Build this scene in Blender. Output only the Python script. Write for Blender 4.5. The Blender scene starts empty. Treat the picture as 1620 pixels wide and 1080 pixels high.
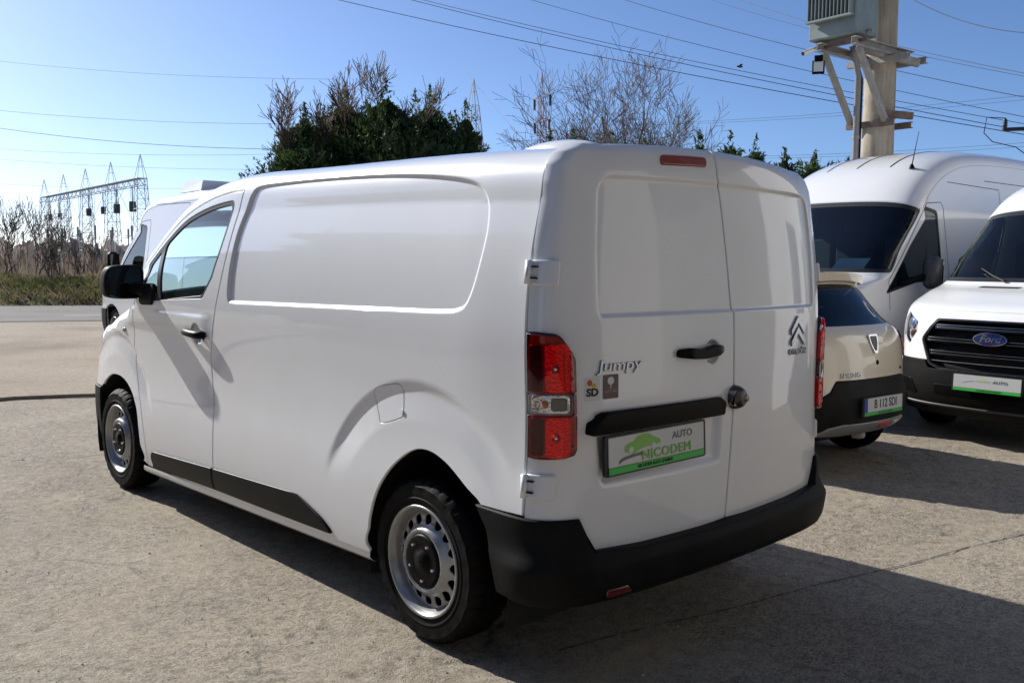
import bpy, math, random
import numpy as np
from mathutils import Vector, Matrix, Euler
from mathutils.geometry import delaunay_2d_cdt
random.seed(7); rng = np.random.default_rng(7)
S = bpy.context.scene; COL = S.collection

# ---- camera ------------------------------------------------------------------------------
CAM = np.array([-2.8196, 3.0270, 1.5039]); YAW, PITCH, ROLL, FPX = -.7457, -.0868, .0086, 1451.16
cd = bpy.data.cameras.new('camera'); cam = bpy.data.objects.new('camera', cd); COL.objects.link(cam)
cd.sensor_width = 36; cd.lens = FPX/1620*36; cd.clip_start = .05; cd.clip_end = 3000
fw = Vector((math.cos(PITCH)*math.cos(YAW), math.cos(PITCH)*math.sin(YAW), math.sin(PITCH)))
rt = fw.cross(Vector((0, 0, 1))).normalized(); up = rt.cross(fw)
r2 = rt*math.cos(ROLL)+up*math.sin(ROLL); u2 = -rt*math.sin(ROLL)+up*math.cos(ROLL)
M = Matrix((r2, u2, -fw)).transposed().to_4x4(); M.translation = Vector(CAM); cam.matrix_world = M
S.camera = cam
# ---- sky and sun ---------------------------------------------------------------------------
SUN = Vector((1.62, .285, 1.0)).normalized()
EL = math.asin(SUN.z)
w = bpy.data.worlds.new('World'); S.world = w; w.use_nodes = True
nt = w.node_tree; bg = nt.nodes['Background']
sky = nt.nodes.new('ShaderNodeTexSky'); sky.sky_type = 'NISHITA'; sky.sun_disc = False
sky.sun_elevation = EL; sky.sun_rotation = math.atan2(SUN.x, SUN.y)
sky.air_density = .65; sky.dust_density = 1.2; sky.ozone_density = 6; sky.altitude = 500
nt.links.new(sky.outputs[0], bg.inputs[0]); bg.inputs[1].default_value = .105
sl = bpy.data.lights.new('sun', 'SUN'); sl.energy = 4.6; sl.angle = math.radians(.53); sl.color = (1, .965, .905)
so = bpy.data.objects.new('sun', sl); COL.objects.link(so); so.rotation_euler = SUN.to_track_quat('Z', 'Y').to_euler()
so.location = (20, 5, 30)
S.view_settings.view_transform = 'Standard'; S.view_settings.look = 'None'
S.view_settings.exposure = .54; S.view_settings.gamma = 1
S.render.film_transparent = False
try: S.cycles.max_bounces = 10; S.cycles.transparent_max_bounces = 16
except Exception: pass
#LIB
def spl(xs, ys):
    """natural cubic spline through the points, linear outside"""
    xs = np.array(xs, float); ys = np.array(ys, float); n = len(xs)
    h = np.diff(xs); A = np.zeros((n, n)); r = np.zeros(n); A[0, 0] = A[-1, -1] = 1
    for i in range(1, n-1):
        A[i, i-1] = h[i-1]; A[i, i] = 2*(h[i-1]+h[i]); A[i, i+1] = h[i]
        r[i] = 6*((ys[i+1]-ys[i])/h[i]-(ys[i]-ys[i-1])/h[i-1])
    m = np.linalg.solve(A, r)
    def f(x):
        x = np.asarray(x, float)
        i = np.clip(np.searchsorted(xs, x)-1, 0, n-2)
        xc = np.clip(x, xs[0], xs[-1])
        a = xs[i+1]-xc; b = xc-xs[i]; hh = h[i]
        y = (m[i]*a**3+m[i+1]*b**3)/(6*hh)+(ys[i]/hh-m[i]*hh/6)*a+(ys[i+1]/hh-m[i+1]*hh/6)*b
        s0 = (ys[1]-ys[0])/h[0]-h[0]*(2*m[0]+m[1])/6
        s1 = (ys[-1]-ys[-2])/h[-1]+h[-1]*(m[-2]+2*m[-1])/6
        return y+np.where(x < xs[0], (x-xs[0])*s0, 0)+np.where(x > xs[-1], (x-xs[-1])*s1, 0)
    return f
def curve2(pts, n=400):
    """smooth curve through 2D points, parametrised by arc length from the first one"""
    p = np.array(pts, float)
    t = np.r_[0, np.cumsum(np.hypot(*np.diff(p, axis=0).T))]
    fx, fy = spl(t, p[:, 0]), spl(t, p[:, 1])
    tt = np.linspace(0, t[-1], n); q = np.stack([fx(tt), fy(tt)], 1)
    s = np.r_[0, np.cumsum(np.hypot(*np.diff(q, axis=0).T))]
    gx, gy = spl(s[::4].tolist()+([] if (n-1) % 4 == 0 else [s[-1]]), q[::4, 0].tolist()+([] if (n-1) % 4 == 0 else [q[-1, 0]])), \
             spl(s[::4].tolist()+([] if (n-1) % 4 == 0 else [s[-1]]), q[::4, 1].tolist()+([] if (n-1) % 4 == 0 else [q[-1, 1]]))
    return gx, gy, s[-1]
def sstep(a, b, x):
    t = np.clip((x-a)/(b-a), 0, 1); return t*t*t*(t*(6*t-15)+10)
def fillet(pts, seg=6):
    """closed polygon (x, y[, r]) -> polyline with rounded corners"""
    out = []; n = len(pts)
    for i in range(n):
        p = np.array(pts[i][:2], float); r = pts[i][2] if len(pts[i]) > 2 else 0
        if r <= 0: out.append(p); continue
        a = np.array(pts[i-1][:2], float)-p; b = np.array(pts[(i+1) % n][:2], float)-p
        la, lb = np.hypot(*a), np.hypot(*b); a /= la; b /= lb
        th = math.acos(max(-1, min(1, float(a@b))))
        d = min(r/math.tan(th/2), la*.49, lb*.49); 
        p0 = p+a*d; p1 = p+b*d
        for k in range(seg+1):
            t = k/seg; out.append((1-t)**2*p0+2*t*(1-t)*p+t*t*p1)
    return np.array(out)
def smooth_closed(pts, step=.02):
    """closed Catmull-Rom curve"""
    p = np.array(pts, float); n = len(p); out = []
    for i in range(n):
        a, b, c, d = p[i-1], p[i], p[(i+1) % n], p[(i+2) % n]
        k = max(2, int(np.hypot(*(c-b))/step))
        for t in np.arange(k)/k:
            out.append(.5*((2*b)+(c-a)*t+(2*a-5*b+4*c-d)*t*t+(3*b-a-3*c+d)*t**3))
    return np.array(out)
def resample(poly, step, closed=True):
    p = np.array(poly, float); out = []
    n = len(p)
    for i in range(n if closed else n-1):
        a, b = p[i], p[(i+1) % n]; k = max(1, int(round(np.hypot(*(b-a))/step)))
        for t in np.arange(k)/k: out.append(a+(b-a)*t)
    if not closed: out.append(p[-1])
    q = np.array(out)
    keep = np.r_[True, np.hypot(*np.diff(q, axis=0).T) > step*.08]
    return q[keep]
def area(p): return .5*np.sum(p[:, 0]*np.roll(p[:, 1], -1)-np.roll(p[:, 0], -1)*p[:, 1])
def pnorm(p):
    """outward 2D normals at the vertices of a CCW polygon"""
    d0 = p-np.roll(p, 1, 0); d1 = np.roll(p, -1, 0)-p
    d0 /= np.hypot(*d0.T)[:, None]+1e-12; d1 /= np.hypot(*d1.T)[:, None]+1e-12
    t = d0+d1; L = np.hypot(*t.T)[:, None]+1e-9
    n = np.stack([t[:, 1], -t[:, 0]], 1)/L
    c = np.clip(np.sum(n*np.stack([d1[:, 1], -d1[:, 0]], 1), 1), .5, 1)
    return n/c[:, None]
def inside(P, poly):
    x, y = P[:, 0], P[:, 1]; r = np.zeros(len(P), bool)
    x0, y0 = poly[:, 0], poly[:, 1]; x1, y1 = np.roll(x0, -1), np.roll(y0, -1)
    for a, b, c, d in zip(x0, y0, x1, y1):
        if b == d: continue
        m = ((b > y) != (d > y)); r ^= m & (x < (c-a)*(y-b)/(d-b)+a)
    return r
def pdist(P, poly, closed=True):
    a = poly; b = np.roll(poly, -1, 0)
    if not closed: a, b = a[:-1], b[:-1]
    best = np.full(len(P), 1e9)
    for p, q in zip(a, b):
        d = q-p; L = d@d
        if L < 1e-16: continue
        t = np.clip(((P-p)@d)/L, 0, 1)
        best = np.minimum(best, np.hypot(P[:, 0]-p[0]-t*d[0], P[:, 1]-p[1]-t*d[1]))
    return best
def sdist(P, poly):
    d = pdist(P, poly); return np.where(inside(P, poly), -d, d)

# ---- the delivery van's two big surfaces -------------------------------------------------
WB = 3.275; WR = .33
RECESS = smooth_closed([(1.40, 1.836), (1.468, 1.80), (1.50, 1.74), (1.555, 1.62), (1.593, 1.46), (1.608, 1.335), (1.598, 1.297), (1.56, 1.285), (1.2, 1.291), (.6, 1.302), (0, 1.314), (-.16, 1.319), (-.235, 1.328), (-.285, 1.355), (-.325, 1.45), (-.350, 1.60), (-.336, 1.71), (-.29, 1.775), (-.20, 1.806), (0, 1.828), (.30, 1.844), (.7, 1.852), (1.1, 1.850)], .012)
side_prof = spl([.20, .30, .42, .54, .66, .76, .88, 1.0, 1.12, 1.25, 1.4, 1.56, 1.72],
                [.896, .914, .926, .929, .9245, .917, .9125, .9125, .9165, .919, .911, .889, .853])
CAP = [(.853, 1.72), (.844, 1.78), (.829, 1.836), (.796, 1.880), (.73, 1.912), (.58, 1.938), (.30, 1.956), (0, 1.962)]
cap_y, cap_z, CAPL = curve2(CAP)
V0 = 1.72; VMAX = V0+CAPL
drop = spl([-1, 0, .6, 1.2, 1.5, 1.67, 1.9, 2.1, 2.28, 2.45, 2.6, 2.75, 2.9], [-.045, 0, .012, .022, .029, .029, .012, -.02, -.065, -.13, -.197, -.27, -.345])
plan_in = spl([-2, 2.0, 2.5, 2.9, 3.3, 3.6, 3.85, 4.1], [0, 0, .002, .008, .022, .045, .085, .15])
wing_top = spl([2.7, 2.95, 3.2, 3.5, 3.75, 4.0], [1.33, 1.27, 1.20, 1.115, 1.03, .94])
def van_side(x, v):
    x = np.asarray(x, float); v = np.asarray(v, float)
    z = np.where(v < V0, v, cap_z(v-V0)); y = np.where(v < V0, side_prof(v), cap_y(v-V0))
    k = sstep(1.10, 1.90, z)
    z = z+np.maximum(drop(x), -.42)*k
    y = y-plan_in(x)*np.where(v > V0, np.clip(y/.8, 0, 1), 1)
    # rear quarter tucks in a little
    y = y-.012*sstep(-.2, -.75, x)*np.clip(y/.8, 0, 1)
    # swollen wheel arches, in two steps
    for cx, s in ((0, 1), (WB, 1)):
        r = np.hypot(x-cx, (z-.33)*1.0)
        up = sstep(.30, .55, z)
        cut = sstep(-.58, -.40, x) if cx == 0 else 1
        t_ = np.clip((r-.548)/.115, 0, 1); t_ = np.where(t_ < .15, t_*t_/.3, t_-.075)
        y = y-.0115*sstep(.722, .664, r)*t_*sstep(.52, .80, z)*(cut*.85+.15)*(1 if cx else sstep(-.62, -.05, x)*.75+.25)
    # pressed-in load-space panel
    P = np.stack([x.ravel(), v.ravel()], 1)
    near = (P[:, 0] < 1.7) & (P[:, 0] > -.6) & (P[:, 1] > 1.15)
    d = np.ones(len(P))
    if near.any(): d[near] = sdist(P[near], RECESS)
    y = y-.013*sstep(.011, -.012, d).reshape(y.shape)
    # front wing rolls over to the bonnet
    zt = wing_top(x); t = np.clip((z-(zt-.16))/.16, 0, .985)*sstep(2.86, 3.06, x)
    y = y-.15*(1-np.sqrt(1-t*t))
    # crease under the cab window
    y = y+.010*sstep(1.215, 1.195, z)*sstep(1.05, 1.15, z)*sstep(1.75, 1.95, x)
    return np.stack([x, y, z], -1)
rear_x, rear_y, RL = curve2([(-.772, 0), (-.769, .2), (-.761, .4), (-.748, .6), (-.734, .72), (-.715, .80), (-.687, .855), (-.650, .891), (-.612, .907), (-.575, .911)])
rear_lean = spl([.2, .6, 1.0, 1.3, 1.6, 1.76, 1.83, 1.88, 1.91, 1.93], [-.005, -.004, -.002, .006, .024, .036, .046, .060, .085, .13])
def rear_w(z): return (np.where(z < 1.72, side_prof(z), np.interp(z, [c[1] for c in CAP[:6]], [c[0] for c in CAP[:6]]))-.012*.8)/.914
RREC = fillet([(.74, 1.795, .07), (.70, 1.32, .03), (-.74, 1.32, .03), (-.775, 1.795, .07)], 8)
PREC = fillet([(.74, 1.0, .02), (.70, .72, .05), (.02, .72, .05), (.0, 1.0, .02)], 8)
def van_rear(s, z):
    s = np.asarray(s, float); z = np.asarray(z, float)
    a = np.abs(s)
    w = rear_w(z)
    top = sstep(1.70, 1.90, z)
    x = rear_x(a)+rear_lean(z)*(1-.75*sstep(.72, .97, a)); y = np.sign(s)*rear_y(a)*w
    z2 = z+(1-np.clip(a/.85, 0, 1)**2)*.028*top-.0*top
    P = np.stack([s.ravel(), z.ravel()], 1)
    x = x+.012*sstep(.010, -.012, sdist(P, RREC)).reshape(x.shape)
    x = x+.022*sstep(.0, -.05, sdist(P, PREC)).reshape(x.shape)
    # dish behind the handle
    x = x+.022*sstep(.052, .030, np.hypot(s-.085, z-1.166))
    return np.stack([x, y, z2], -1)
#END
# ---- mesh helpers --------------------------------------------------------------------------
def link(name, me, mat, parent=None):
    o = bpy.data.objects.new(name, me); COL.objects.link(o)
    if mat is not None and not me.materials: me.materials.append(mat)
    if parent is not None: o.parent = parent
    return o
def add(name, V, Fc, mat, parent=None, smooth=True, N=None, sharp=None):
    me = bpy.data.meshes.new(name); V = np.asarray(V, float)
    me.from_pydata(V.tolist(), [], [list(map(int, f)) for f in Fc]); me.update()
    if smooth:
        me.polygons.foreach_set('use_smooth', np.ones(len(me.polygons), bool))
        if N is not None: me.normals_split_custom_set_from_vertices(np.asarray(N, float).tolist())
        elif sharp is not None: me.set_sharp_from_angle(angle=math.radians(sharp))
    return link(name, me, mat, parent)
def empty(name, label, cat, loc=(0, 0, 0), rz=0, group=None):
    o = bpy.data.objects.new(name, None); COL.objects.link(o); o.location = loc; o.rotation_euler = (0, 0, rz)
    o.empty_display_size = .2
    return tag(o, label, cat, group)
def tag(o, label=None, cat=None, group=None, kind=None):
    if label: o['label'] = label
    if cat: o['category'] = cat
    if group: o['group'] = group
    if kind: o['kind'] = kind
    return o
def copy_tree(o, parent=None):
    c = o.copy(); COL.objects.link(c); c.parent = parent
    for ch in o.children: copy_tree(ch, c)
    return c
def mirrored(o, parent, name=None):
    """a copy of a part on the other side of the thing"""
    c = o.copy(); COL.objects.link(c); c.parent = parent; c.scale = (1, -1, 1)
    for ch in o.children:
        d = ch.copy(); COL.objects.link(d); d.parent = c
    return c
def normals(surf, a, b, e=1.5e-3):
    da = surf(a+e, b)-surf(a-e, b); db = surf(a, b+e)-surf(a, b-e)
    n = np.cross(da, db); n /= np.linalg.norm(n, axis=-1, keepdims=True)+1e-12
    return n
def panel(name, outline, surf, mat, parent=None, holes=(), step=.03, edge=.003, depth=.012, feats=(), flip=False, off=0., bstep=None, back=False):
    """sheet cut to an outline drawn in the surface's own coordinates, with rolled edges"""
    bstep = bstep or min(step, .02)
    loops = []
    for k, p in enumerate([outline]+list(holes)):
        p = resample(p, bstep)
        if (area(p) < 0) != (k > 0): p = p[::-1]          # outer CCW, holes CW: outward normal leaves the sheet
        n = pnorm(p)
        loops.append((p-n*edge, p, n))
    O = loops[0][0]; lo, hi = O.min(0), O.max(0)
    gx = np.arange(lo[0]+step*.5, hi[0], step); gy = np.arange(lo[1]+step*.433, hi[1], step*.866)
    X, Y = np.meshgrid(gx, gy); X = X+(np.arange(len(gy)) % 2)[:, None]*step*.5
    G = np.stack([X.ravel(), Y.ravel()], 1)
    G = G[inside(G, O)]
    fp = []
    for f, offs, fs in feats:
        q = resample(f, fs); nn = pnorm(q if area(q) > 0 else q[::-1]); q = q if area(q) > 0 else q[::-1]
        for d in offs: fp.append(q+nn*d)
        if len(G): G = G[pdist(G, q) > max(abs(d) for d in offs)+fs*.8]
    if fp:
        fp = np.concatenate(fp); fp = fp[inside(fp, O)]
        G = np.concatenate([G, fp])
    for k, (i, p, n) in enumerate(loops):
        if not len(G): break
        if k: G = G[~inside(G, i)]
        G = G[pdist(G, i) > bstep*.45]
    pts = [i for i, _, _ in loops]; edges = []; c = 0
    for i in pts:
        m = len(i); edges += [(c+j, c+(j+1) % m) for j in range(m)]; c += m
    nb = c; A = np.concatenate(pts+[G]) if len(G) else np.concatenate(pts)
    vo, _, fo, ov, _, _ = delaunay_2d_cdt([Vector(q) for q in A], edges, [], 0, 1e-7)
    A2 = np.array([tuple(v) for v in vo]); T = np.array([f for f in fo if len(f) == 3])
    cen = A2[T].mean(1); ok = inside(cen, pts[0])
    for i in pts[1:]: ok &= ~inside(cen, i)
    T = T[ok]
    ar = (A2[T[:, 1], 0]-A2[T[:, 0], 0])*(A2[T[:, 2], 1]-A2[T[:, 0], 1])-(A2[T[:, 2], 0]-A2[T[:, 0], 0])*(A2[T[:, 1], 1]-A2[T[:, 0], 1])
    T[ar < 0] = T[ar < 0][:, ::-1]
    remap = {}
    for k, src in enumerate(ov):
        for s_ in src: remap[s_] = k
    sg = -1 if flip else 1
    P = surf(A2[:, 0], A2[:, 1]); N = normals(surf, A2[:, 0], A2[:, 1])*sg
    P = P+N*off
    V = [P]; NN = [N]; Fc = T.tolist() if not flip else T[:, ::-1].tolist()
    base = len(P); c = 0
    for i, p, n in loops:
        m = len(i); idx = [remap[c+j] for j in range(m)]; c += m
        Q = surf(p[:, 0], p[:, 1]); Qn = normals(surf, p[:, 0], p[:, 1])*sg
        L = surf(p[:, 0]+n[:, 0]*2e-3, p[:, 1]+n[:, 1]*2e-3)-Q; L -= Qn*np.sum(L*Qn, 1)[:, None]
        L /= np.linalg.norm(L, axis=1)[:, None]+1e-12
        r1 = Q+Qn*(off-edge*.8); r2_ = Q+Qn*(off-depth)
        V += [r1, r2_]; NN += [(L*.85+Qn*.5)/np.linalg.norm(L*.85+Qn*.5, axis=1)[:, None], L]
        for j in range(m):
            k = (j+1) % m; a, b = idx[j], idx[k]; e, f = base+j, base+k; g, h = base+m+j, base+m+k
            q1, q2 = [b, a, e, f], [f, e, g, h]
            if flip: q1.reverse(); q2.reverse()
            Fc += [q1, q2]
        base += 2*m
    return add(name, np.concatenate(V), Fc, mat, parent, True, np.concatenate(NN))
class MB:
    """collects shapes into one mesh"""
    def __init__(s): s.V = []; s.F = []; s.n = 0
    def put(s, V, Fc, M=None):
        V = np.asarray(V, float)
        if M is not None:
            m = np.array(M); V = V@m[:3, :3].T+m[:3, 3]
        s.V.append(V); s.F += [[i+s.n for i in f] for f in Fc]; s.n += len(V); return s
    def box(s, c, d, M=None, bev=0):
        c = np.array(c, float); d = np.array(d, float)/2
        if bev <= 0:
            V = [c+d*np.array([x, y, z]) for x in (-1, 1) for y in (-1, 1) for z in (-1, 1)]
            return s.put(V, [(0, 1, 3, 2), (4, 6, 7, 5), (0, 4, 5, 1), (2, 3, 7, 6), (0, 2, 6, 4), (1, 5, 7, 3)], M)
        b = min(bev, min(d)*.9); V = []; ix = {}
        for x in (-1, 1):
            for y in (-1, 1):
                for z in (-1, 1):
                    for k in range(3):
                        o = d-b; o[k] = d[k]; ix[(x, y, z, k)] = len(V); V.append(c+o*np.array([x, y, z]))
        Fc = []
        for k in range(3):
            i, j = [(1, 2), (2, 0), (0, 1)][k]
            for sg in (-1, 1):
                q = []
                for a, b_ in ((-1, -1), (1, -1), (1, 1), (-1, 1)):
                    t = [0, 0, 0]; t[k] = sg; t[i] = a; t[j] = b_; q.append(ix[tuple(t)+(k,)])
                Fc.append(q if sg > 0 else q[::-1])
            for a in (-1, 1):
                for b_ in (-1, 1):
                    t0 = [0, 0, 0]; t0[i] = a; t0[j] = b_; t1 = t0[:]; t0[k] = -1; t1[k] = 1
                    q = [ix[tuple(t0)+(i,)], ix[tuple(t1)+(i,)], ix[tuple(t1)+(j,)], ix[tuple(t0)+(j,)]]
                    Fc.append(q if a*b_ < 0 else q[::-1])
        for x in (-1, 1):
            for y in (-1, 1):
                for z in (-1, 1):
                    q = [ix[(x, y, z, k)] for k in range(3)]; Fc.append(q if x*y*z > 0 else q[::-1])
        return s.put(V, Fc, M)
    def tube(s, pts, r, n=8, M=None, cap=True):
        pts = [Vector(p) for p in pts]; R = r if hasattr(r, '__len__') else [r]*len(pts)
        V = []; Fc = []; prev = None
        for i, p in enumerate(pts):
            t = (pts[min(i+1, len(pts)-1)]-pts[max(i-1, 0)]).normalized()
            if prev is None: prev = t.orthogonal().normalized()
            u = (prev-t*prev.dot(t)).normalized(); v = t.cross(u); prev = u
            for k in range(n):
                a = 2*math.pi*k/n; V.append(p+(u*math.cos(a)+v*math.sin(a))*R[i])
        for i in range(len(pts)-1):
            for k in range(n):
                a, b = i*n+k, i*n+(k+1) % n; Fc.append((a, b, b+n, a+n))
        if cap and n > 2: Fc.append(list(range(n))[::-1]); Fc.append([len(V)-n+k for k in range(n)])
        return s.put(V, Fc, M)
    def lathe(s, prof, n=48, M=None, closed=False):
        """profile (radius, height) turned about local z"""
        V = []; Fc = []; m = len(prof)
        for k in range(n):
            a = 2*math.pi*k/n
            V += [(r*math.cos(a), r*math.sin(a), h) for r, h in prof]
        for k in range(n):
            for j in range(m-1+(1 if closed else 0)):
                a, b = k*m+j, ((k+1) % n)*m+j; a1, b1 = k*m+(j+1) % m, ((k+1) % n)*m+(j+1) % m
                Fc.append((a, b, b1, a1))
        return s.put(V, Fc, M)
    def build(s, name, mat, parent=None, smooth=False, sharp=None):
        return add(name, np.concatenate(s.V), s.F, mat, parent, smooth or sharp is not None, None, sharp)
def prism(name, pts, th, M, mat, parent=None, z0=0., sharp=40):
    p = np.array(pts, float)
    if area(p) < 0: p = p[::-1]
    n = len(p); V = [(x, y, z0) for x, y in p]+[(x, y, z0+th) for x, y in p]
    Fc = [list(range(n))[::-1], list(range(n, 2*n))]+[(i, (i+1) % n, (i+1) % n+n, i+n) for i in range(n)]
    return MB().put(V, Fc, M).build(name, mat, parent, sharp=sharp)
def rrect(w, h, r, cx=0, cy=0, seg=5):
    return fillet([(cx-w/2, cy-h/2, r), (cx+w/2, cy-h/2, r), (cx+w/2, cy+h/2, r), (cx-w/2, cy+h/2, r)], seg)
def ellipse(a, b, n=32, cx=0, cy=0): return [(cx+a*math.cos(2*math.pi*k/n), cy+b*math.sin(2*math.pi*k/n)) for k in range(n)]
def frame(o, x, y):
    """matrix with origin o, x and y axes along the given directions"""
    x = Vector(x).normalized(); z = x.cross(Vector(y)).normalized(); y = z.cross(x)
    m = Matrix((x, y, z)).transposed().to_4x4(); m.translation = Vector(o); return m
def on(surf, a, b, flip=False, off=0., right=-1):
    """frame lying on a surface; x runs against the first coordinate if right is -1"""
    a = np.array([a]); b = np.array([b])
    P = surf(a, b)[0]; da = (surf(a+.01, b)-surf(a-.01, b))[0]*right; db = (surf(a, b+.01)-surf(a, b-.01))[0]
    m = frame(P, da, db); m.translation += m.col[2].to_3d()*off; return m
def lettering(name, body, size, M, mat, parent=None, ext=.0015, ax='CENTER', shear=0, sx=1., space=1., bold=0.):
    cu = bpy.data.curves.new('t', 'FONT'); cu.body = body; cu.size = size; cu.extrude = ext; cu.align_x = ax; cu.align_y = 'CENTER'
    cu.shear = shear; cu.space_character = space; cu.bevel_depth = bold; cu.bevel_resolution = 0; cu.resolution_u = 3
    t = bpy.data.objects.new('t', cu); COL.objects.link(t)
    dg = bpy.context.evaluated_depsgraph_get(); dg.update()
    me = bpy.data.meshes.new_from_object(t.evaluated_get(dg)); bpy.data.objects.remove(t); bpy.data.curves.remove(cu)
    me.transform(Matrix(M)@Matrix.Diagonal((sx, 1, 1, 1))); me.materials.clear(); me.name = name
    return link(name, me, mat, parent)
def seam(name, pts, sf, m, parent, w=.005, off=.0015, step=.06):
    q = resample(pts, step, False); t = np.gradient(q, axis=0); t /= np.hypot(*t.T)[:, None]; nn = np.stack([-t[:, 1], t[:, 0]], 1)*w/2
    N = normals(sf, q[:, 0], q[:, 1]); N *= np.sign(N[:, 1:2]*sf(q[:, 0], q[:, 1])[:, 1:2]+1e-9)
    A, B = sf(*(q+nn).T)+N*off, sf(*(q-nn).T)+N*off; k = len(q)
    return add(name, np.concatenate([A, B]), [(i, i+1, i+1+k, i+k) for i in range(k-1)], m, parent, False)
# ---- materials -----------------------------------------------------------------------------
def mat(name, color, rough=.5, metal=0, coat=0, crough=.03, spec=.5, ior=1.5):
    m = bpy.data.materials.new(name); m.use_nodes = True; b = m.node_tree.nodes['Principled BSDF']
    b.inputs['Base Color'].default_value = (*color, 1); b.inputs['Roughness'].default_value = rough
    b.inputs['Metallic'].default_value = metal; b.inputs['Coat Weight'].default_value = coat
    b.inputs['Coat Roughness'].default_value = crough; b.inputs['IOR'].default_value = ior
    return m
def nod(m, t, **kw):
    n = m.node_tree.nodes.new(t)
    for k, v in kw.items():
        if k in n.inputs: n.inputs[k].default_value = v
        else: setattr(n, k, v)
    return n
def lk(m, a, b): m.node_tree.links.new(a, b)
def coords(m): return nod(m, 'ShaderNodeTexCoord').outputs['Object']
def noise(m, scale, detail=4, rough=.55, vec=None):
    n = nod(m, 'ShaderNodeTexNoise', Scale=scale, Detail=detail, Roughness=rough); lk(m, vec or coords(m), n.inputs['Vector']); return n.outputs['Fac']
def ramp(m, fac, stops):
    r = nod(m, 'ShaderNodeValToRGB'); e = r.color_ramp.elements
    while len(e) < len(stops): e.new(.5)
    for el, (p, c) in zip(e, stops): el.position = p; el.color = (*(c if hasattr(c, '__len__') else (c,)*3), 1)
    lk(m, fac, r.inputs[0]); return r.outputs[0]
def mixc(m, fac, a, b, mode='MIX'):
    n = nod(m, 'ShaderNodeMix', data_type='RGBA', blend_type=mode)
    for s_, v in ((n.inputs[0], fac), (n.inputs[6], a), (n.inputs[7], b)):
        if isinstance(v, (int, float)): s_.default_value = v
        elif isinstance(v, tuple): s_.default_value = (*v, 1)
        else: lk(m, v, s_)
    return n.outputs[2]
def bsdf(m): return m.node_tree.nodes['Principled BSDF']
def bump(m, h, strength=.3, dist=.01, inp='Normal'):
    b = nod(m, 'ShaderNodeBump', Strength=strength, Distance=dist); lk(m, h, b.inputs['Height']); lk(m, b.outputs[0], bsdf(m).inputs[inp]); return b
def paint(name, color, dirt=(.42, .38, .32), amt=.10, rough=.32):
    m = mat(name, color, rough, 0, 1.0, .025)
    c = coords(m)
    dust = ramp(m, noise(m, 2.2, 6, .6, c), [(.42, 0), (.78, 1)])
    k = nod(m, 'ShaderNodeMath', operation='MULTIPLY'); lk(m, dust, k.inputs[0]); k.inputs[1].default_value = amt
    lk(m, mixc(m, k.outputs[0], color, dirt), bsdf(m).inputs['Base Color'])
    lk(m, ramp(m, noise(m, 7, 5, .6, c), [(.3, .02), (.8, .07)]), bsdf(m).inputs['Coat Roughness'])
    bump(m, noise(m, 1.6, 2, .5, c), .05, .02, 'Coat Normal')
    return m
def grained(name, color, rough, scale=260, strength=.25, var=.35, dist=.002):
    m = mat(name, color, rough); c = coords(m); bsdf(m).inputs['Specular IOR Level'].default_value = .10 if max(color) < .02 else .5
    a = tuple(x*(1-var) for x in color); b = tuple(min(1, x*(1+var)) for x in color)
    lk(m, ramp(m, noise(m, 6, 6, .6, c), [(.3, a), (.7, b)]), bsdf(m).inputs['Base Color'])
    bump(m, noise(m, scale, 3, .5, c), strength, dist); return m
def glass(name, tint, refl=1.0, rough=.0):
    m = bpy.data.materials.new(name); m.use_nodes = True; t = m.node_tree; t.nodes.clear()
    out = t.nodes.new('ShaderNodeOutputMaterial'); mx = t.nodes.new('ShaderNodeMixShader'); tr = t.nodes.new('ShaderNodeBsdfTransparent')
    gl = t.nodes.new('ShaderNodeBsdfGlossy'); fr = t.nodes.new('ShaderNodeFresnel'); fr.inputs[0].default_value = 1.5
    tr.inputs[0].default_value = (*tint, 1); gl.inputs['Roughness'].default_value = rough; gl.inputs[0].default_value = (refl, refl, refl, 1)
    t.links.new(fr.outputs[0], mx.inputs[0]); t.links.new(tr.outputs[0], mx.inputs[1]); t.links.new(gl.outputs[0], mx.inputs[2]); t.links.new(mx.outputs[0], out.inputs[0])
    return m
def lens(name, color, rough=.12, scale=220):
    m = mat(name, color, rough, .35, 1, .02); c = coords(m)
    v = nod(m, 'ShaderNodeTexVoronoi', Scale=scale); lk(m, c, v.inputs['Vector'])
    bump(m, v.outputs['Distance'], .6, .004)
    return m
WHITE = paint('white_car_paint', (.775, .785, .80)); WHITE2 = paint('cooler_white_paint', (.77, .77, .77)); CREAM = paint('cream_car_paint', (.86, .755, .57), amt=.06)
PLASTIC = grained('black_bumper_plastic', (.0085, .0083, .0082), .56); TRIM = grained('satin_black_trim', (.0045, .0045, .0048), .40, 120, .05)
DARK = mat('dark_cavity', (.008, .008, .009), .9); RUBBER = grained('tyre_rubber', (.0060, .0058, .0055), .66, 90, .3, .6)
SEAL = mat('window_seal_rubber', (.012, .012, .013), .45); STEEL = grained('silver_wheel_paint', (.34, .34, .335), .33, 30, .08, .30); bsdf(STEEL).inputs['Metallic'].default_value = .55
CHROME = mat('chrome', (.62, .63, .65), .12, 1); DCHROME = mat('dark_chrome', (.30, .31, .33), .18, 1); GREYP = grained('grey_plastic', (.21, .21, .22), .5, 200, .15, .1)
RED = mat('red_lens', (.11, .002, .004), .12, 0, 1, .02); REDH = lens('bright_red_lens', (.92, .030, .022), .14, 240); REFL = lens('lamp_reflector_facets', (.80, .78, .76), .16, 90); bsdf(REFL).inputs['Metallic'].default_value = .9
REDGLASS = glass('red_lamp_cover', (.98, .045, .040)); CLEARG = glass('clear_lamp_cover', (.92, .92, .92)); CLEAR = lens('clear_lens', (.42, .42, .43), .1, 140)
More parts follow.
